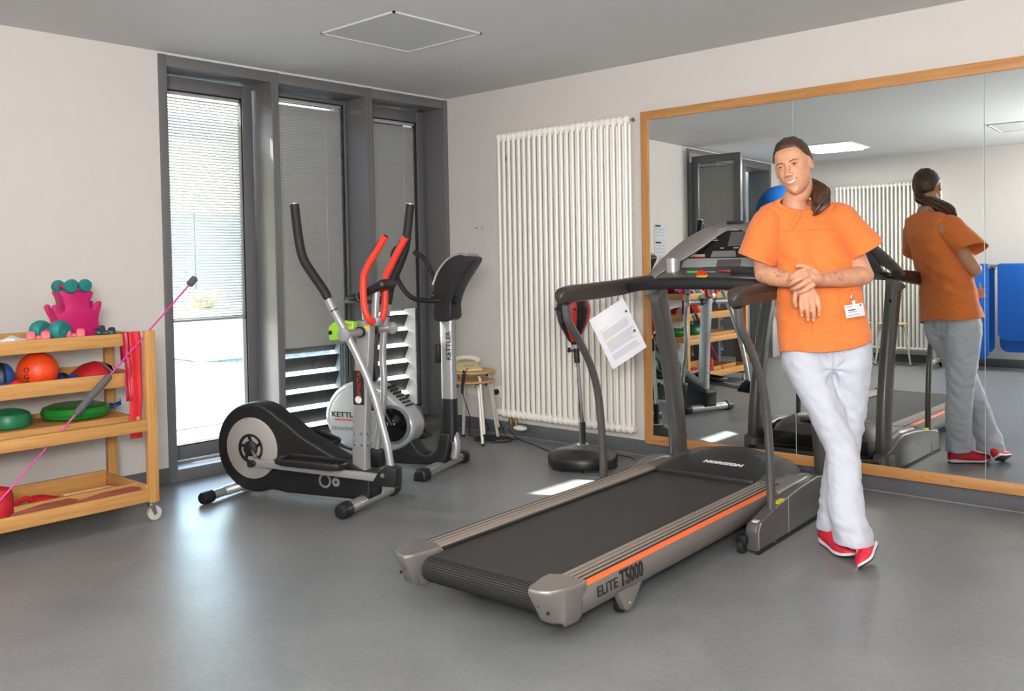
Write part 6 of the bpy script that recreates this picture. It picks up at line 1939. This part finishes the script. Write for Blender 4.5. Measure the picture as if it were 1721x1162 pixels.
ctr = Vector((0, -0.020, 0.026))
for i in range(NPH + 1):
    ring = []
    for k in range(NT):
        az = -pi + 2 * pi * k / NT
        f_ = i / NPH
        ph = f_ * hairline(az)
        dv = Vector((sin(ph) * sin(az), sin(ph) * cos(az), cos(ph)))
        rx, ry, rz_ = 0.0825, 0.1005, 0.1065
        if dv.y > 0: ry = 0.1035
        rr = 1 / sqrt((dv.x / rx) ** 2 + (dv.y / ry) ** 2 + (dv.z / rz_) ** 2)
        p = ctr + dv * rr
        # swept-back strands with twisted rows on the crown
        fa = atan2(dv.x, dv.z + 0.25)
        st = 0.0011 * sin(fa * 62 + 2.2 * sin(p.y * 38 + fa * 5)) + 0.0008 * sin(fa * 118 + 1.5 * sin(p.y * 55))
        if dv.z > 0.45 and abs(fa) < 0.62:
            wgt = min(1, (dv.z - 0.45) * 5) * min(1, (0.62 - abs(fa)) * 5)
            st += wgt * (0.0052 * abs(sin(fa * 10.5 + 0.8)) ** 0.7 * (0.72 + 0.28 * sin(p.y * 150 + 5 * sin(fa * 10.5))) - 0.001)
        edge = 1 - max(0, (f_ - 0.9) / 0.1) * 0.13
        ring.append(ctr + dv * (rr * edge + st * (1 if i else 0)))
    rows.append(ring)
vs = [p for r_ in rows for p in r_]
fs = [(i * NT + k, i * NT + (k + 1) % NT, (i + 1) * NT + (k + 1) % NT, (i + 1) * NT + k) for i in range(NPH) for k in range(NT)]
nb = len(vs)
vs += [ctr + (p - ctr) * 0.9 for p in rows[-1]]
fs += [(NPH * NT + k, NPH * NT + (k + 1) % NT, nb + (k + 1) % NT, nb + k) for k in range(NT)]
hairg.add(vs, fs)
hair = hpart('hair', hairg, M['hair'], ang=70)
# tail over the figure's left shoulder
tpts = [h(0.010, -0.098, -0.03), h(0.035, -0.095, -0.06), q(-0.035, -0.085, 1.632), q(-0.005, -0.035, 1.598), q(-0.008, 0.018, 1.565), q(-0.03, 0.036, 1.53), q(-0.052, 0.036, 1.507)]
tc_ = catmull(tpts, 7)
tg_ = G()
rings = []
L_ = len(tc_)
for i, p in enumerate(tc_):
    t_ = i / (L_ - 1)
    tn = (tc_[min(i + 1, L_ - 1)] - tc_[max(i - 1, 0)]).normalized()
    x_ = (Vector((0.6, 0, 0.8)) - tn * Vector((0.6, 0, 0.8)).dot(tn)).normalized()
    y_ = tn.cross(x_)
    R_ = _interp([0.024, 0.026, 0.032, 0.040, 0.041, 0.032, 0.010], t_)
    ring = []
    for k in range(90):
        a = 2 * pi * k / 90
        rr = R_ * (1 + 0.08 * sin(7 * a + 9 * t_) + 0.06 * sin(17 * a - 6 * t_) + 0.035 * sin(31 * a + 4 * t_))
        ring.append(p + x_ * cos(a) * rr + y_ * sin(a) * rr * 0.72)
    rings.append(ring)
tg_.loft(rings).build('ponytail', M['hair'], pe, ang=80)
G().tube([tc_[3], tc_[5]], 0.0275, 16).build('hair_tie', M['black_rubber'], pe)
lo = G()
for s, ph_ in ((0.6, 0.0), (-0.3, 1.2), (1.0, 2.2)):
    base = tc_[18]
    lo.tube(catmull([tc_[20] + Vector((0.022 * s, -0.026, 0.0)), tc_[30] + Vector((0.028 * s, -0.028, -0.01)), tc_[38] + Vector((0.02 * s, -0.022, -0.012)), tc_[42] + Vector((0.008 * s, -0.008, -0.022))], 5), [0.007, 0.009, 0.007, 0.002], 8)
lo.build('hair_lock', M['hair'], pe)

# ---------------- tunic
TR = [(0.86, 0.0, 0.030, 0.207, 0.145), (0.93, -0.004, 0.028, 0.205, 0.143), (1.0, -0.012, 0.020, 0.200, 0.134), (1.115, -0.022, 0.010, 0.196, 0.124), (1.20, -0.034, -0.008, 0.186, 0.122), (1.27, -0.044, -0.025, 0.178, 0.122),
      (1.335, -0.055, -0.045, 0.170, 0.120), (1.42, -0.066, -0.070, 0.180, 0.110), (1.48, -0.074, -0.083, 0.186, 0.094), (1.51, -0.078, -0.088, 0.186, 0.084), (1.535, -0.080, -0.088, 0.178, 0.076), (1.555, -0.083, -0.085, 0.130, 0.067), (1.570, -0.088, -0.080, 0.088, 0.062), (1.585, -0.092, -0.075, 0.060, 0.06)]


def tring(z_):
    for i in range(len(TR) - 1):
        if TR[i][0] <= z_ <= TR[i + 1][0]:
            t_ = (z_ - TR[i][0]) / (TR[i + 1][0] - TR[i][0])
            return [TR[i][j] + (TR[i + 1][j] - TR[i][j]) * t_ for j in range(1, 5)]
    return list(TR[0][1:]) if z_ < TR[0][0] else list(TR[-1][1:])


def tsurf(th, z_, off=0.0, wr=1.0):
    """th 0 = picture right, 90 = front"""
    r0, f0, a_, b_ = tring(z_)
    c_, s_ = cos(th), sin(th)
    pw = 2.35
    c2 = math.copysign(abs(c_) ** (2 / pw), c_); s2 = math.copysign(abs(s_) ** (2 / pw), s_)
    p = Vector((r0 + a_ * c2, f0 + b_ * s2, z_))
    n_ = Vector((c_ / a_, s_ / b_, 0)).normalized()
    if s_ > 0 and 1.18 < z_ < 1.46:           # bust
        for bx in (-0.075, 0.075):
            e = ((p.x - (r0 + bx)) / 0.055) ** 2 + ((z_ - 1.33) / 0.065) ** 2
            p += n_ * 0.020 * exp(-e)
    w = 0.0
    # diagonal pull folds, gathers at waist and hem
    w += 0.0075 * noise.noise(Vector((p.x * 9 + z_ * 6, p.y * 4, z_ * 16 - p.x * 10)))
    w += 0.0042 * noise.noise(Vector((p.x * 26 - z_ * 10, p.y * 10 + 3, z_ * 30 + p.x * 16)))
    w += 0.0055 * sin(z_ * 62 + p.x * 34 * (1 if p.x > r0 else -1)) * exp(-((z_ - 1.17) / 0.10) ** 2) * (0.3 + 0.7 * abs(c_))
    w += 0.0062 * sin((p.x * 1.15 + z_) * 50 + 1.0) * exp(-((z_ - 1.225) / 0.085) ** 2) * max(0, s_)
    w += 0.004 * sin(6.5 * th + 2.0) * max(0, 1 - (z_ - 0.88) / 0.2) * (1 if z_ < 1.08 else 0)
    return p + n_ * (w * wr + off)


def ztop(th):
    f_ = cos(th - radians(93))
    d = max(0, f_)
    base = 1.574 - 0.006 * max(0, -f_)
    lin = max(0, 1 - abs(((th - radians(93) + pi) % (2 * pi)) - pi) / radians(62))
    return base - 0.064 * lin


tun = G()
NTH, NZ = 96, 62
rows = []
for i in range(NZ + 1):
    ring = []
    for k in range(NTH):
        th = 2 * pi * k / NTH
        r_est = 0.2 * cos(th)
        zb = 0.892 + 0.105 * r_est + 0.008 * sin(3 * th)
        zt_ = ztop(th)
        u = i / NZ
        # denser rings near the shoulders
        z_ = zb + (zt_ - zb) * (1 - (1 - u) ** 1.25)
        p = tsurf(th, z_)
        ring.append(q(p.x, p.y, p.z))
    rows.append(ring)
vs = [p for r_ in rows for p in r_]
tun.add(vs, [(i * NTH + k, i * NTH + (k + 1) % NTH, (i + 1) * NTH + (k + 1) % NTH, (i + 1) * NTH + k) for i in range(NZ) for k in range(NTH)])


def sleeve(g, A, B, rA, rB, seed, upv):
    ax = (B - A).normalized()
    x_ = (Vector(upv) - ax * Vector(upv).dot(ax)).normalized()
    y_ = ax.cross(x_)
    n, m = 40, 18
    rows = []
    for i in range(m + 1):
        t_ = i / m
        c_ = A.lerp(B, t_)
        ring = []
        for k in range(n):
            a = 2 * pi * k / n
            ra = rA[0] + (rB[0] - rA[0]) * t_
            rb = rA[1] + (rB[1] - rA[1]) * t_
            if t_ < 0.3: s_ = 0.55 + 0.45 * sin(t_ / 0.3 * pi / 2)
            else: s_ = 1
            w = 0.005 * noise.noise(Vector((cos(a) * 2 + seed, sin(a) * 2, t_ * 3))) + 0.0035 * sin(3 * a + seed + 5 * t_) * t_
            if i == m: w -= 0.002
            o_ = x_ * cos(a) * (ra * s_ + w) + y_ * sin(a) * (rb * s_ + w)
            ring.append(c_ + o_ + ax * (-0.55 * o_.y * t_ * t_))
        rows.append(ring)
    vs = [p for r_ in rows for p in r_]
    fs = [(i * n + k, i * n + (k + 1) % n, (i + 1) * n + (k + 1) % n, (i + 1) * n + k) for i in range(m) for k in range(n)]
    fs.append(tuple(range(n)))
    g.add(vs, fs)
    return rows


sR = sleeve(tun, q(-0.205, -0.092, 1.522), q(-0.303, 0.018, 1.288), (0.070, 0.074), (0.088, 0.090), 1.3, (-1, 0, -0.4))
sL = sleeve(tun, q(0.056, -0.092, 1.522), q(0.180, 0.025, 1.325), (0.073, 0.080), (0.084, 0.092), 4.1, (1, 0, -0.55))
to_ = tun.build('tunic', M['tunic'], pe, ang=75)
md = to_.modifiers.new('thick', 'SOLIDIFY'); md.thickness = 0.0028; md.offset = -1
md = to_.modifiers.new('sub', 'SUBSURF'); md.levels = 1; md.render_levels = 1
M['seam'] = mat('orange_seam', srgb(222, 112, 44), 0.85, var=0.04, scale=60)


def seam(pts, r=0.0014, name='seam'):
    P_ = []
    for a, z_ in pts:
        p = tsurf(a, z_, 0.0012)
        P_.append(q(p.x, p.y, p.z))
    G().tube(P_, r, 6).build(name, M['seam'], to_)


def th_of(r_, z_):
    r0, f0, a_, b_ = tring(z_)
    c2 = max(-0.999, min(0.999, (r_ - r0) / a_))
    c_ = math.copysign(abs(c2) ** (2.35 / 2), c2)
    return math.acos(c_)


def line(r0, z0, r1, z1, n=14): return [(th_of(r0 + (r1 - r0) * i / n, z0 + (z1 - z0) * i / n), z0 + (z1 - z0) * i / n) for i in range(n + 1)]


seam(line(-0.19, 1.418, 0.085, 1.422))
seam(line(-0.09, 1.508, -0.15, 1.42))
seam(line(-0.06, 1.535, -0.138, 1.424))
seam(line(-0.20, 1.118, -0.085, 1.128)); seam(line(-0.085, 1.128, -0.09, 0.95))
seam(line(0.03, 1.14, 0.165, 1.155)); seam(line(0.03, 1.14, 0.035, 0.95))
# neck facing: two crossing bands
for sg in (1, -1):
    g = G(); v = []
    N_ = 16
    for i in range(N_ + 1):
        t_ = i / N_
        th = radians(93) + sg * radians(72) * (1 - t_)
        z_ = ztop(th) + 0.0015
        for dz in (0.0, -0.02):
            p = tsurf(th, z_ + dz, 0.0026)
            v.append(q(p.x, p.y, p.z))
    if sg < 0:      # the upper band runs on past the crossing
        for (r_, z_) in ((-0.108, 1.492), (-0.126, 1.468), (-0.146, 1.436)):
            for dr in (-0.009, 0.010):
                p = tsurf(th_of(r_ + dr, z_ - dr * 0.5), z_ - dr * 0.5, 0.0030)
                v.append(q(p.x, p.y, p.z))
    n_ = len(v) // 2
    g.add(v, [(2 * i, 2 * i + 2, 2 * i + 3, 2 * i + 1) for i in range(n_ - 1)])
    nb_ = g.build('neck_band', M['tunic'], to_)
    md = nb_.modifiers.new('t', 'SOLIDIFY'); md.thickness = 0.002; md.offset = 0

# ---------------- trousers
trg = G()


def leg(g, rows_, n=30):
    P_ = catmull([(a, b, c) for a, b, c, _, _ in rows_], 7)
    rings = []
    for i, p in enumerate(P_):
        t_ = i / (len(P_) - 1)
        ra = _interp([x[3] for x in rows_], t_); rb = _interp([x[4] for x in rows_], t_)
        ring = []
        for k in range(n):
            a = 2 * pi * k / n
            w = 0.005 * noise.noise(Vector((cos(a) * 1.6 + p.x * 8, sin(a) * 1.6, p.z * 9 + 3)))
            ring.append(q(p.x + (ra + w) * cos(a), p.y + (rb + w) * sin(a), p.z))
        rings.append(ring)
    g.loft(rings)


leg(trg, [(-0.090, 0.03, 0.965, 0.09, 0.10), (-0.093, 0.032, 0.88, 0.101, 0.110), (-0.088, 0.04, 0.79, 0.102, 0.113), (-0.036, 0.08, 0.655, 0.088, 0.096), (0.0, 0.11, 0.54, 0.078, 0.084), (0.036, 0.14, 0.44, 0.071, 0.076), (0.028, 0.205, 0.30, 0.073, 0.076), (0.022, 0.245, 0.21, 0.078, 0.08), (0.04, 0.27, 0.13, 0.080, 0.084), (0.046, 0.272, 0.075, 0.082, 0.088)])
leg(trg, [(0.092, 0.03, 0.965, 0.088, 0.10), (0.098, 0.032, 0.88, 0.098, 0.110), (0.098, 0.03, 0.79, 0.097, 0.111), (0.094, 0.02, 0.62, 0.084, 0.092), (0.078, 0.02, 0.44, 0.074, 0.078), (0.05, 0.03, 0.26, 0.073, 0.078), (0.022, 0.054, 0.14, 0.070, 0.077), (0.012, 0.056, 0.072, 0.067, 0.074)])
hip = []
for (z_, a_, b_) in ((0.775, 0.075, 0.075), (0.80, 0.15, 0.098), (0.86, 0.180, 0.108), (0.92, 0.172, 0.106), (0.98, 0.165, 0.10), (1.0, 0.15, 0.09)):
    hip.append([q(0.004 + a_ * cos(2 * pi * k / 30), 0.03 + b_ * sin(2 * pi * k / 30), z_) for k in range(30)])
trg.loft(hip)


def trouser_disp(co, n):
    r_, f_, z_ = co.x, -co.y, co.z
    w = 0.0
    # folds fanning out from the crotch, behind the front knee and at the hems
    d = Vector((r_ - 0.012, z_ - 0.80))
    ang = atan2(d.y, d.x)
    w += 0.0034 * sin(ang * 7 + 0.6) * exp(-(d.length / 0.16) ** 2)
    w += 0.0026 * sin((z_ + r_ * 1.1) * 75) * exp(-((z_ - 0.55) / 0.12) ** 2) * (1 if r_ > 0.0 else 0.35)
    w += 0.0042 * noise.noise(Vector((r_ * 16, f_ * 12, z_ * 9 + 5)))
    w += 0.0035 * noise.noise(Vector((r_ * 34 + z_ * 20, f_ * 20, z_ * 30)))
    w += 0.007 * noise.noise(Vector((r_ * 22, f_ * 14, z_ * 26 + 2))) * exp(-((z_ - 0.14) / 0.10) ** 2)
    w -= 0.010 * exp(-((r_ - 0.012 - 0.22 * max(0, 0.79 - z_)) / 0.007) ** 2) * exp(-((z_ - 0.76) / 0.07) ** 2) * (1 if f_ > 0.05 else 0)
    return co + n * w


tro = remesh_obj('trousers', trg, 0.0055, 2, M['trousers'], pe, trouser_disp)
for s in (-0.02, 0.03):
    G().tube(catmull([q(s, 0.155, 0.905), q(s + 0.006, 0.160, 0.885), q(s + 0.002, 0.158, 0.868), q(s - 0.006, 0.157, 0.872)], 5), 0.0028, 6).build('drawstring', M['trousers'], tro)


# ---------------- shoes
def shoe(name_pos, heel, toe, upv, lab=None):
    heel, toe = Vector(heel), Vector(toe)
    ax = (toe - heel); L_ = ax.length; ax.normalize()
    u_ = Vector(upv); u_ = (u_ - ax * u_.dot(ax)).normalized()
    w_ = ax.cross(u_)
    mw = Matrix(((w_.x, ax.x, u_.x, heel.x), (w_.y, ax.y, u_.y, heel.y), (w_.z, ax.z, u_.z, heel.z), (0, 0, 0, 1)))
    k = L_ / 0.27

    def T(g): return g.xf(mw @ Matrix.Diagonal((k, k, k, 1)))
    outline = [(0.0, 0.012, 0.0), (0.008, 0.024, 0), (0.03, 0.033, 0), (0.07, 0.033, 0), (0.11, 0.033, 0), (0.15, 0.040, 0), (0.19, 0.044, 0), (0.22, 0.040, 0), (0.245, 0.031, 0), (0.262, 0.018, 0), (0.27, 0.006, 0)]
    root = thing('shoe', None, None); root.parent = pe

    def slab(z0, z1, grow, rise, nm, m):
        g = G(); rings = []
        for (y_, hw, _) in outline:
            zz0 = z0 + rise * max(0, (y_ - 0.19) / 0.08) ** 2
            zz1 = z1 + rise * max(0, (y_ - 0.19) / 0.08) ** 2 + (0.012 * max(0, 1 - y_ / 0.09) if nm != 'outsole' else 0)
            hh = hw + grow
            rings.append([Vector((-hh, y_, zz0)), Vector((hh, y_, zz0)), Vector((hh + 0.002, y_, (zz0 + zz1) / 2)), Vector((hh - 0.001, y_, zz1)), Vector((-hh + 0.001, y_, zz1)), Vector((-hh - 0.002, y_, (zz0 + zz1) / 2))])
        g.loft(rings)
        return T(g).build(nm, m, root, bevel=0.0015)
    slab(0.0, 0.008, -0.002, 0.016, 'outsole', M['shoe_black'])
    slab(0.006, 0.018, 0.0, 0.016, 'midsole', M['shoe_sole'])
    up_ = G(); rings = []
    for (y_, hw, zt_, zb_) in ((-0.002, 0.014, 0.075, 0.03), (0.008, 0.026, 0.092, 0.028), (0.035, 0.033, 0.098, 0.028), (0.07, 0.034, 0.098, 0.026), (0.10, 0.034, 0.094, 0.024), (0.13, 0.037, 0.082, 0.024), (0.16, 0.041, 0.069, 0.024), (0.19, 0.043, 0.060, 0.026), (0.22, 0.039, 0.054, 0.03), (0.245, 0.029, 0.049, 0.034), (0.262, 0.015, 0.044, 0.038)):
        ring = []
        for kk in range(20):
            a = 2 * pi * kk / 20
            ca, sa = cos(a), sin(a)
            zb2 = zb_ - 0.010
            z_ = zb2 + (zt_ - zb2) * (0.3 + 0.7 * sa if sa > 0 else 0.3 + 0.3 * sa)
            squeeze = 1 - 0.40 * max(0, sa) ** 2 * (zt_ > 0.065)
            ring.append(Vector(((hw + 0.0015) * math.copysign(abs(ca) ** (0.7 if sa > 0 else 0.35), ca) * squeeze, y_, z_)))
        rings.append(ring)
    up_.loft(rings)
    T(up_).build('upper', M['shoe_red'], root, ang=60)
    lc = G()
    for i in range(5):
        y_ = 0.105 + i * 0.016
        zt_ = _interp([0.094, 0.088, 0.08, 0.072, 0.066], i / 4)
        lc.tube([(-0.019, y_ - 0.004, zt_ - 0.006), (0, y_, zt_ + 0.003), (0.019, y_ + 0.004, zt_ - 0.006)], 0.0026, 6)
    T(lc).build('laces', M['lace'], root)
    tgl = G().tube(catmull([(-0.02, 0.09, 0.092), (-0.012, 0.085, 0.1), (0, 0.088, 0.104), (0.012, 0.085, 0.1), (0.02, 0.09, 0.092)], 4), 0.004, 8)
    T(tgl).build('tongue', M['shoe_red'], root)
    return root


shoe('back', q(-0.016, 0.012, 0.0005), q(0.036, 0.280, 0.0005), (0, 0, 1))
shoe('front', q(0.150, 0.230, 0.050), q(0.040, 0.425, 0.012), q(-0.62, -0.26, 0.74))

# ---------------- badge clipped to the pocket
bd = thing('name_badge', 'white name badge clipped to the pocket of the orange tunic', 'badge', (0, 0, 0))
bw = pe.matrix_basis if False else (Matrix.Translation((3.5, -1.05, 0)) @ Matrix.Rotation(radians(38), 4, 'Z'))
bc_ = bw @ q(0.088, 0.168, 1.062)
bd.location = bc_
bd.rotation_euler = (radians(-4), radians(-8), radians(46))
G().bb((-0.043, -0.002, -0.028), (0.043, 0.0, 0.028)).build('card', M['paper'], bd, bevel=0.001)
for (x0, x1, z_, hh, m_) in ((-0.034, -0.008, 0.019, 0.003, 'ink_grey'), (-0.03, 0.004, 0.005, 0.0045, 'ink'), (-0.03, 0.008, -0.004, 0.0022, 'ink_grey'), (-0.032, 0.018, -0.017, 0.002, 'ink_grey')):
    G().bb((x0, -0.0026, z_ - hh / 2), (x1, -0.002, z_ + hh / 2)).build('print_line', M[m_], bd, smooth=False)
G().bb((0.026, -0.0026, 0.017), (0.033, -0.002, 0.023)).build('print_emblem', M['ink'], bd, smooth=False)
G().bb((-0.004, -0.0025, 0.026), (0.008, -0.0005, 0.047)).build('strap', M['white_plastic'], bd)
G().bb((-0.006, -0.004, 0.044), (0.008, 0.002, 0.068)).build('clip', M['chrome'], bd, bevel=0.002)
